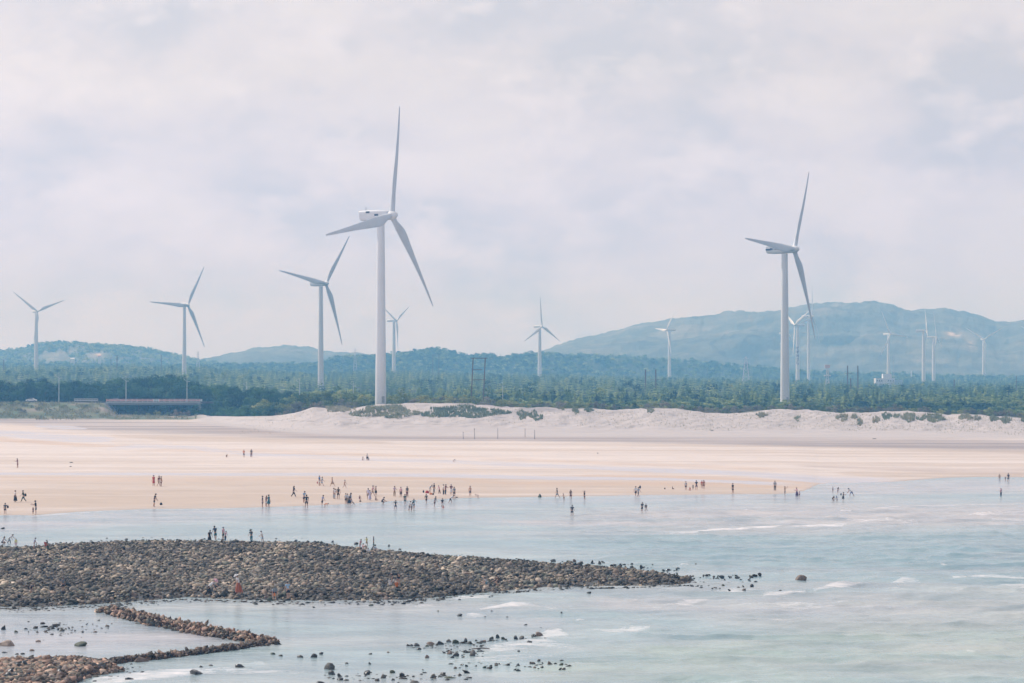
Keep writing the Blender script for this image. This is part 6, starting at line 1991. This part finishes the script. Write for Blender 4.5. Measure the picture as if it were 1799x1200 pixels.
# facing: 0 = towards the camera, 90 = viewer's right, -90 = viewer's left, 180 = away
PEOPLE = [
 (27, 882, 20, 'stand', -60, 'white', 'long_skirt:black', 'hair', 'person in white blouse and long black skirt near the left edge'),
 (41, 882, 20, 'walk', -90, 'green', 'trousers:green', 'hair', 'person in dark green walking left with a dark handbag'),
 (9, 903, 19, 'stand', 170, 'navy', 'shorts:navy', 'hair', 'person in navy seen from behind at the waterline, far left'),
 (63, 903.5, 24, 'hands', -90, 'black', 'shorts:teal', 'hair', 'tall person in black top and teal shorts looking down at a phone, with a child'),
 (58, 903, 12, 'stand', 60, 'maroon', 'shorts:navy', 'hair', 'small child in dark clothes beside the person in teal shorts'),
 (31, 822, 16, 'hands', -60, 'maroon', 'shorts:maroon', 'hair', 'lone bare-legged person in dark maroon on the pale sand, far left'),
 (270, 853.5, 18.5, 'stand', -40, 'red', 'skirt:red', 'hair', 'person in a red dress on the sand, left half of the beach'),
 (279, 854, 18, 'walk', 60, 'maroon', 'shorts:brown', 'hair', 'person in a dark patterned top walking beside the red dress'),
 (283, 854, 17, 'stand', 120, 'tan', 'shorts:maroon', 'hair', 'person in tan right behind the one in the patterned top'),
 (271, 890.5, 24, 'look', 80, 'black', 'shorts:black', 'hair', 'person in black leaning forward above a dark bag on the damp sand'),
 (461, 891, 20, 'stand', 100, 'navy', 'shorts:navy', 'hair', 'person in navy at the left of a group of three at the waterline'),
 (467.5, 890, 19, 'hands', 60, 'maroon', 'shorts:white', 'hair', 'person in dark red top in the middle of the waterline group of three'),
 (472, 891, 21.5, 'stand', 120, 'teal', 'skirt:teal', 'hair', 'person in a wide teal dress at the right of the waterline group of three'),
 (516, 873, 19, 'walk', 80, 'black', 'trousers:black', 'long_hair', 'long-haired person in black striding alone across the sand'),
 (534, 883, 20, 'look', 40, 'lightblue', 'shorts:navy', 'hair', 'person in light blue top and dark shorts leaning over another'),
 (538.5, 892, 23, 'stand', 180, 'black', 'shorts:black', 'hair', 'person in black with wide shorts, in the water below the light blue top'),
 (566, 889, 19, 'look', 60, 'lavender', 'shorts:navy', 'hair', 'person in lavender top and dark shorts watching a bending child'),
 (570.5, 891.5, 8, 'stoop', 90, 'orange', 'shorts:orange', 'hair', 'child in orange-red bending double at the waterline'),
 (561, 853, 17, 'stand', 60, 'blue', 'shorts:white', 'hair', 'person in blue top with a red bag on the upper sand'),
 (565.5, 854, 16, 'walk', 80, 'lightblue', 'shorts:lightblue', 'hair', 'person in pale blue walking beside the blue top'),
 (584, 854, 15, 'walk', -60, 'tan', 'skirt:tan', 'hair', 'person in a tan dress on the sand right of the pale blue pair'),
 (605.5, 857, 14, 'walk', 80, 'none', 'shorts:tan', 'hair', 'bare-chested person in tan walking on the upper sand'),
 (586.3, 876, 18.5, 'stand', 70, 'white', 'trousers:lightgrey', 'hair', 'person in white, left of the tall figure in long black'),
 (588.3, 876.5, 17.5, 'hands', 80, 'white', 'trousers:lightgrey', 'hair', 'second person in white, touching the tall figure in long black'),
 (594.3, 876.5, 20, 'stand', 170, 'black', 'shorts:black', 'hair', 'tall person all in long black seen from behind'),
 (607.5, 885, 18, 'stand', 40, 'white', 'shorts:navy', 'hair', 'person in white shirt, dark shorts, left of the central waterline cluster'),
 (610.5, 885, 17.5, 'stand', 60, 'white', 'skirt:khaki', 'hair', 'person in white and a khaki skirt in the central waterline cluster'),
 (613.5, 889, 20.5, 'look', 60, 'navy', 'skirt:navy', 'hair', 'person in a navy dress in front of the central waterline cluster'),
 (616.3, 888, 22, 'stand', 90, 'white', 'shorts:blue', 'hair', 'person in white top and blue shorts behind the navy dress'),
 (621.5, 888.5, 9, 'bend', -60, 'navy', 'shorts:lightgrey', 'hair', 'child in a navy top bending by the navy dress'),
 (631.8, 877, 6.5, 'sit', 20, 'maroon', 'shorts:rust', 'hair', 'child in dark red sitting on the sand above a dark bucket'),
 (646.8, 878, 19.5, 'stand', 160, 'lavender', 'shorts:grey', 'hair', 'person in loose blue-lavender shirt and grey shorts seen from behind'),
 (649.7, 878.5, 17, 'stand', 150, 'lavender', 'long_skirt:lavender', 'hair', 'person in a long lavender dress beside the loose lavender shirt'),
 (654.7, 871, 18, 'walk', 80, 'pink', 'shorts:khaki', 'hair', 'person in pinkish lavender top walking right with brown shorts'),
 (660.3, 870, 17.5, 'armup', -60, 'tan', 'skirt:black', 'hair', 'person with a black skirt holding a hand to the face'),
 (659.5, 878.5, 6.5, 'sit', 60, 'tan', 'shorts:brown', 'hair', 'child sitting on the sand under the black skirt'),
 (670, 885, 12, 'crouch', 80, 'navy', 'shorts:black', 'hair', 'dark figure crouching alone at the waterline with an arm stretched to the right'),
 (695, 894.5, 17, 'armsout', -40, 'black', 'shorts:navy', 'hair', 'child in dark clothes with arms out, in the water left of the teal figure'),
 (693, 872.5, 18, 'hands', 30, 'lavender', 'trousers:khaki', 'hair', 'person in lavender top and khaki trousers on the sand'),
 (704.3, 873, 17, 'stand', -30, 'pink', 'skirt:brown', 'hair', 'person in pink-red top and dark skirt right of the khaki trousers'),
 (715.3, 873, 18, 'stand', 150, 'black', 'trousers:maroon', 'hair', 'person in black top and dark red trousers'),
 (711.5, 886, 19, 'stand', -20, 'green', 'shorts:green', 'hair', 'person in dark green top and shorts standing at the water edge'),
 (719, 896, 17, 'look', 80, 'white', 'shorts:black', 'hair', 'person in white and black wading, left of a person in white and grey'),
 (722.7, 897, 16, 'bend', 20, 'white', 'shorts:grey', 'hair', 'person in a white tee bending in the water beside the teal top'),
 (727, 892.5, 17.5, 'armsout', -150, 'teal', 'shorts:teal', 'hair', 'person in a bright teal top with one arm out, wading'),
 (755, 866, 14, 'bend', 40, 'lightblue', 'shorts:white', 'hair', 'person in a loose pale blue shirt bending over red and orange beach bags'),
 (762.5, 866, 16.5, 'stand', 120, 'navy', 'trousers:grey', 'hair', 'person in dark top and grey trousers right of the beach bags'),
 (749, 883.5, 16, 'walk', 200, 'black', 'shorts:brown', 'hair', 'person in black wading below the beach bags'),
 (772, 867.5, 14.5, 'look', -60, 'pink', 'trousers:brown', 'hair', 'person in a pale pink top and dark trousers looking down'),
 (779.3, 869.5, 18, 'stand', -70, 'white', 'trousers:black', 'hair', 'person in white top and black trousers in the right-hand group'),
 (782.7, 869, 17.5, 'hands', 60, 'maroon', 'trousers:navy', 'hair', 'person in dark maroon right behind the white top and black trousers'),
 (792.5, 869, 17.5, 'hands', 10, 'maroon', 'skirt:white', 'hair', 'person in maroon top and white skirt'),
 (798, 873.5, 18, 'stand', -30, 'grey', 'shorts:black', 'hair', 'person in grey tee and black shorts at the right end of the crowd'),
 (763.7, 889.5, 18.5, 'look', 60, 'grey', 'shorts:navy', 'hair', 'person in grey tee and navy shorts standing in the water'),
 (777, 891, 17, 'look', 10, 'navy', 'shorts:white', 'hair', 'person in navy top and white shorts standing over a sitting child in red'),
 (778.3, 892.5, 6, 'sit', 30, 'red', 'shorts:red', 'hair', 'child in red sitting in the shallow water'),
 (791, 883.5, 15, 'bend', 70, 'white', 'shorts:navy', 'hair', 'person in white top bending forward in the shallows'),
 (826, 871.5, 17.5, 'stand', -40, 'none', 'shorts:navy', 'hair', 'bare-chested person in dark shorts standing alone right of the crowd'),
 (840, 875, 6.5, 'stoop', -80, 'none', 'shorts:tan', 'hair', 'small child stooping at the waterline right of the bare-chested person'),
 (979, 875, 17.5, 'walk', -80, 'black', 'shorts:grey', 'hair', 'person in a black vest and grey shorts stepping out of the water'),
 (990.7, 878.5, 12.5, 'look', -60, 'none', 'shorts:tan', 'hair', 'small undressed child wading between two adults'),
 (1002.7, 877, 17, 'stand', -30, 'brown', 'shorts:maroon', 'long_hair', 'long-haired person in brown top and dark red shorts in the shallows'),
 (1027, 878, 18, 'armup', -70, 'black', 'shorts:brown', 'hair', 'person in black with an arm raised, at the waterline'),
 (1005, 906, 19.5, 'look', 170, 'navy', 'shorts:navy', 'hair', 'lone person in a navy jacket wading deeper in the water'),
 (1116.7, 872, 17.5, 'walk', 20, 'white', 'shorts:navy', 'hair', 'person in white tee and navy shorts walking beside a backpacker'),
 (1121.3, 873.5, 17.5, 'walk', 40, 'lightgrey', 'shorts:grey', 'hair', 'person with a dark backpack walking at the waterline'),
 (1128, 898, 17, 'look', 20, 'black', 'shorts:black', 'hair', 'person in black holding hands with a smaller one in the water'),
 (1135, 898, 14.5, 'walk', -20, 'navy', 'shorts:white', 'hair', 'smaller person in navy and white beside the one in black, in the water'),
 (1181, 859, 4.5, 'sit', 90, 'navy', 'trousers:navy', 'hair', 'dark figure half lying on the sand beside a small dark bag'),
 (1205, 860.5, 15, 'stand', -40, 'lightgrey', 'shorts:black', 'hair', 'thin person with black shorts left of the small teal child'),
 (1212.5, 861.5, 5.5, 'sit', -30, 'red', 'shorts:red', 'hair', 'child in red sitting on the sand, right half of the beach'),
 (1217.5, 860, 9, 'stand', 20, 'teal', 'shorts:teal', 'hair', 'small child in teal beside a person in purple'),
 (1223.5, 861, 16.5, 'hands', 180, 'navy', 'shorts:purple', 'hair', 'person in navy top and dark purple shorts next to the teal child'),
 (1233, 858, 14, 'stand', -20, 'red', 'shorts:tan', 'hair', 'person in a red top, left one of a close pair'),
 (1236.5, 858.5, 15, 'stand', 20, 'rust', 'shorts:maroon', 'hair', 'person in a rust top, right one of a close pair'),
 (1287.5, 867, 17.5, 'stand', -60, 'black', 'shorts:black', 'hair', 'lone person in black on the orange sand tongue'),
 (1361.5, 862.5, 17.5, 'stand', -30, 'grey', 'trousers:black', 'hair', 'person in grey top and black trousers near the end of the sand tongue'),
 (1379, 870, 17, 'armup', 60, 'tan', 'shorts:grey', 'hair', 'person in a tan top and grey shorts lifting an arm, on the sand tongue'),
 (1400, 871.5, 15.5, 'hands', -60, 'pink', 'long_skirt:purple', 'hair', 'person in a long dusky pink dress at the tip of the sand tongue'),
 (1404.3, 872, 10, 'stand', -40, 'pink', 'shorts:navy', 'hair', 'child right of the dusky pink dress'),
 (1463, 863.5, 10, 'stand', 30, 'white', 'shorts:lightgrey', 'hair', 'pale-clothed child wading, upper left of the right-hand group'),
 (1472, 864.5, 10.5, 'look', 30, 'navy', 'shorts:blue', 'hair', 'child in dark blue wading beside the pale-clothed child'),
 (1462, 880, 10, 'crouch', 40, 'black', 'shorts:lightgrey', 'hair', 'child in black top crouching in the water, lower left of the right-hand group'),
 (1470.5, 880, 10.5, 'look', -60, 'blue', 'shorts:lightblue', 'hair', 'child in blue leaning over the crouching one'),
 (1481.3, 879, 15.5, 'hands', 70, 'brown', 'skirt:black', 'hair', 'person in dark brown clothes at the centre of the right-hand group'),
 (1496.5, 871.5, 14.5, 'bend', -70, 'white', 'shorts:blue', 'hair', 'person in bright blue shorts bending, right end of the right-hand group'),
 (1756, 844.5, 12.5, 'stand', -20, 'tan', 'trousers:lightgrey', 'hair', 'person in brownish top standing at the far right waterline'),
 (1766.3, 844.5, 8, 'stand', 0, 'brown', 'shorts:tan', 'hair', 'tiny child left of the figure in long navy at the far right'),
 (1771.5, 845.5, 15, 'stand', 170, 'navy', 'shorts:navy', 'hair', 'person in long navy at the far right of the beach'),
 (1758.5, 870.5, 14, 'stand', 30, 'pink', 'trousers:navy', 'hair', 'person in a reddish top and navy trousers wading alone, far right'),
 (3, 955.5, 15, 'crouch', 60, 'white', 'shorts:navy', 'hair', 'person in a white top crouching at the left edge of the stony spit'),
 (16, 953.5, 17, 'bend', 70, 'white', 'trousers:grey', 'hair', 'person in white top and grey trousers bent forward at the left end of the spit'),
 (28, 960, 15.5, 'stand', 180, 'yellow', 'shorts:pink', 'hair', 'person in a yellow top seen from behind on the spit'),
 (60, 964, 19, 'look', 90, 'lavender', 'shorts:white', 'hair', 'person in lavender top and white shorts walking over the stones'),
 (84, 966, 17.5, 'look', -60, 'green', 'trousers:green', 'hair', 'person in dark green holding a red bucket on the stones'),
 (368, 952.5, 23, 'look', 30, 'black', 'long_skirt:black', 'hair', 'person in a long black dress on the far edge of the spit'),
 (378.3, 947.5, 24.5, 'look', -140, 'navy', 'shorts:teal', 'hair', 'person in navy top and teal shorts right of the long black dress'),
 (392, 946.5, 22, 'stand', 60, 'pink', 'shorts:green', 'hair', 'person in pink top and green shorts on the far edge of the spit'),
 (396, 948.5, 17, 'look', 40, 'pink', 'trousers:navy', 'hair', 'shorter person in pink top and navy trousers, overlapping the green shorts'),
 (441.5, 949.5, 21, 'look', -150, 'black', 'trousers:teal', 'sun_hat:green', 'person in black tee, teal trousers and dark green hat on the spit'),
 (461, 951, 20, 'look', -70, 'white', 'shorts:lightblue', 'hair', 'person in white top and pale blue shorts, right one of two walkers on the spit'),
 (419.3, 1042, 34, 'look', -70, 'white', 'long_skirt:rust', 'sun_hat:white', 'person in white hat, white top and long rust skirt on the spit'),
 (366.5, 1046, 30, 'bend', 70, 'white', 'trousers:black', 'sun_hat:pink', 'person in white shirt and pale sunhat bending with legs apart'),
 (482, 1048, 19, 'stoop', 10, 'lightgrey', 'shorts:navy', 'sun_hat:grey', 'person stooping head down over an orange bucket among the stones'),
 (506, 1047, 29, 'look', -150, 'lightblue', 'shorts:navy', 'hair', 'person in a light blue top and navy shorts right of the orange bucket'),
 (632.5, 966, 18, 'look', 60, 'pink', 'shorts:lavender', 'hair', 'person in pink standing at the left of the group resting on the spit'),
 (638, 963, 10, 'sit', 30, 'pink', 'shorts:white', 'hair', 'small child in pink leaning by the resting group'),
 (644.3, 958, 16, 'hands', -30, 'yellow', 'shorts:khaki', 'hair', 'person in mustard top at the back of the resting group'),
 (656.5, 958, 17, 'stand', -90, 'navy', 'trousers:black', 'hair', 'person in navy standing at the right of the resting group'),
 (645, 967, 13, 'crouch', -40, 'tan', 'shorts:rust', 'sun_hat:white', 'person in tan and rust crouching at the front of the resting group'),
 (652.5, 967, 12.5, 'crouch', 60, 'lightgrey', 'shorts:green', 'sun_hat:green', 'person in pale grey and dark green crouching at the front right of the resting group'),
 (657.8, 966, 11, 'sit', 120, 'lightblue', 'trousers:navy', 'hair', 'person in pale blue sitting behind the crouching ones'),
 (701, 1027, 22, 'stoop', -80, 'black', 'shorts:black', 'hair', 'person in black stooping over an orange bucket on the spit'),
 (690, 1026, 11, 'crouch', 60, 'white', 'shorts:grey', 'hair', 'small child in white crouching left of the stooping black figure'),
 (857, 1028, 15, 'crouch', -70, 'lightgrey', 'shorts:teal', 'hair', 'person in pale grey and teal crouching, right part of the spit'),
 (878, 1028, 18, 'crouch', -60, 'brown', 'shorts:black', 'hair', 'person in reddish brown crouching beside the pale grey one'),
 (110.5, 1038, 23, 'stand', 30, 'grey', 'shorts:black', 'hair', 'person in grey top, black shorts, almost lost among the left stones'),
 (54, 1041, 14, 'stoop', 60, 'navy', 'shorts:black', 'hair', 'dark figure stooping among the stones at the left'),
 (397, 803.5, 5.5, 'crouch', 60, 'brown', 'shorts:brown', 'hair', 'tiny figure crouching on the far sand, left of two standing people'),
 (428.5, 803.5, 13, 'hands', 0, 'orange', 'shorts:black', 'hair', 'person in orange top standing far up the beach'),
 (441.5, 803.5, 14, 'stand', 20, 'navy', 'trousers:maroon', 'hair', 'person in dark top and maroon trousers standing far up the beach'),
 (636, 809.5, 7, 'crouch', 40, 'white', 'shorts:white', 'hair', 'small child in white far up the beach'),
 (645, 809, 12, 'stand', 30, 'white', 'skirt:black', 'hair', 'person in white top and black skirt far up the beach between two children'),
 (648.5, 809, 6, 'crouch', -40, 'grey', 'shorts:grey', 'hair', 'small grey-clothed child right of the black skirt, far up the beach'),
 (797, 812.5, 6, 'bend', 80, 'black', 'shorts:tan', 'hair', 'tiny stooping figure alone far up the beach right of centre'),
]
PH = []
for (px, py, hp, pose, face, top, bot, hair, label) in PEOPLE:
    P_, done = hit([px], [py], 150, 1100, False)
    x, y, z = P_[0]
    if spit_mask(np.array([x]), np.array([y]))[0] > 0.05: q_ = (CAM_H - z - 0.36) / (CAM_H - z); x *= q_; y *= q_; z += 0.36
    if z < -0.02:
        w_, _ = hit([px], [py], 150, 1100, True); x, y = w_[0][0], w_[0][1]; z = max(w_[0][2], -0.12)
    pm, ph, info = PM[pose]
    s = (hp / (FPX / y)) / ph
    s = min(max(s, 0.5), 1.12)
    r_ = empty('person', (x, y, z - 0.01), R(face)); r_.scale = (s * 1.16, s * 1.16, s)
    tag(r_, label, 'person', 'people on the beach and spit')
    bo = bpy.data.objects.new('body', pm['body']); COL.objects.link(bo); bo.parent = r_
    if top != 'none': part(r_, 'shirt', pm['shirt'], CM[top])
    bk, bc = bot.split(':')
    part(r_, {'skirt': 'skirt', 'long_skirt': 'skirt', 'shorts': 'shorts', 'trousers': 'trousers'}[bk], pm[bk], CM[bc])
    if hair.startswith('sun_hat'):
        part(r_, 'hair', pm['hair'], m_hair); part(r_, 'sun_hat', pm['sun_hat'], CM[hair.split(':')[1]])
    else: part(r_, 'hair', pm[hair], m_hair)
    PH.append((r_, s))


def put(px, py):
    P_, _ = hit([px], [py], 150, 1100, True); x, y, z = P_[0]
    if spit_mask(np.array([x]), np.array([y]))[0] > 0.05:
        q_ = (CAM_H - z - 0.36) / (CAM_H - z); x *= q_; y *= q_; z += 0.36
    return x, y, z


def bucket(px, py, col, label, s=1.0, on_ground=True):
    x, y, z = put(px, py); z = max(z, 0)
    o = empty('bucket', (x, y - 0.1, z)); o.scale = (s, s, s); tag(o, label, 'bucket')
    mb = MB(); mb.lathe([(0.11, 0), (0.16, 0.30), (0.17, 0.30), (0.17, 0.32), (0.145, 0.32), (0.10, 0.03)], 14); mb.build('pail', CM[col], o, True)
    mb = MB()
    pr = None
    for i in range(9):
        a = math.pi * i / 8; p = Vector((0.165 * math.cos(a), 0, 0.31 + 0.14 * math.sin(a)))
        if pr is not None: mb.tube(pr, p, 0.012, n=5)
        pr = p
    mb.build('handle', m_steel, o)
    return o


def bag(px, py, col, label, w=0.42, h=0.32):
    x, y, z = put(px, py); z = max(z, 0)
    o = empty('bag', (x, y, z)); tag(o, label, 'bag')
    mb = MB(); rings = []
    for f, k in ((0, 0.85), (0.25, 1.0), (0.7, 0.95), (1.0, 0.55)):
        rings.append([(w / 2 * k * math.copysign(abs(math.cos(t)) ** 0.6, math.cos(t)), w / 3.2 * k * math.copysign(abs(math.sin(t)) ** 0.6, math.sin(t)), h * f) for t in [2 * math.pi * i / 14 for i in range(14)]])
    mb.loft(rings); mb.build('bag_body', CM[col], o, True)
    mb = MB(); pr = None
    for i in range(8):
        a = math.pi * i / 7; p = Vector((w * 0.22 * math.cos(a), 0, h * 0.97 + 0.12 * math.sin(a)))
        if pr is not None: mb.tube(pr, p, 0.014, n=5)
        pr = p
    mb.build('strap', CM[col], o)
    return o


bag(283, 887, 'black', 'dark bag on the damp sand right of the leaning person in black', 0.40, 0.34)
bag(44.5, 877, 'black', 'dark handbag at the side of the walker in green', 0.36, 0.42).location.z += 0.45
bag(13.5, 898, 'black', 'dark bag hanging at the right of the figure in navy, far left', 0.30, 0.36).location.z += 0.45
bag(744, 865.5, 'navy', 'square dark bag left of the red beach bag', 0.28, 0.36)
bag(750.5, 866.5, 'red', 'bright red beach bag in front of the pale blue shirt', 0.60, 0.42)
bag(757, 868.5, 'orange', 'orange beach bag on the sand, right of the red one', 0.50, 0.24)
bag(761, 869, 'black', 'small black bag at the right end of the row of beach bags', 0.26, 0.28)
bag(1168, 859, 'black', 'small dark bag left of the half lying figure', 0.24, 0.20)
bag(1124.5, 866, 'navy', 'dark blue backpack on the walker at the waterline', 0.30, 0.44).location.z += 0.75
bag(633, 881, 'brown', 'dark brown bag on the sand below the sitting child in dark red', 0.32, 0.22)
bag(557.5, 852, 'red', 'small red bag carried low beside the blue top', 0.20, 0.30).location.z += 0.25
bag(646.5, 968, 'white', 'white bag on the stones in front of the resting group', 0.34, 0.26)
bucket(81, 961, 'red', 'bright red bucket held beside the person in dark green', 1.3).location.z += 0.12
bucket(482, 1046, 'orange', 'orange-red bucket under the stooping person with the grey hat', 1.15)
bucket(697, 1030, 'orange', 'orange bucket under the stooping figure in black', 1.0)
bucket(686, 1026, 'white', 'white bucket left of the orange one on the spit', 1.1)
x, y, z = put(1477.5, 869)
o = link(bpy.data.objects.new('ball', np_mesh('ball', IV * 0.14, IF, CM['navy'], True))); o.location = (x, y, 1.0 * 0 + 0.10); tag(o, 'dark ball in the water in the middle of the right-hand group', 'ball')

# ------------------------------------------------------------------ haze
m_haze = bpy.data.materials.new('haze'); m_haze.use_nodes = True
nt = m_haze.node_tree; nt.nodes.clear()
o_ = nt.nodes.new('ShaderNodeOutputMaterial'); pv = nt.nodes.new('ShaderNodeVolumePrincipled')
pv.inputs['Color'].default_value = (0.215, 0.56, 1.0, 1)
pv.inputs['Absorption Color'].default_value = (1, 1, 1, 1)
pv.inputs['Density'].default_value = HAZE_K
pv.inputs['Anisotropy'].default_value = 0.0
nt.links.new(pv.outputs['Volume'], o_.inputs['Volume'])
mb = MB(); mb.box(-4600, 4600, -150, 7000, -3.5, 235)
haze = mb.build('haze', m_haze)
tag(haze, 'thin blue sea haze over the whole bay', 'haze', kind='stuff')
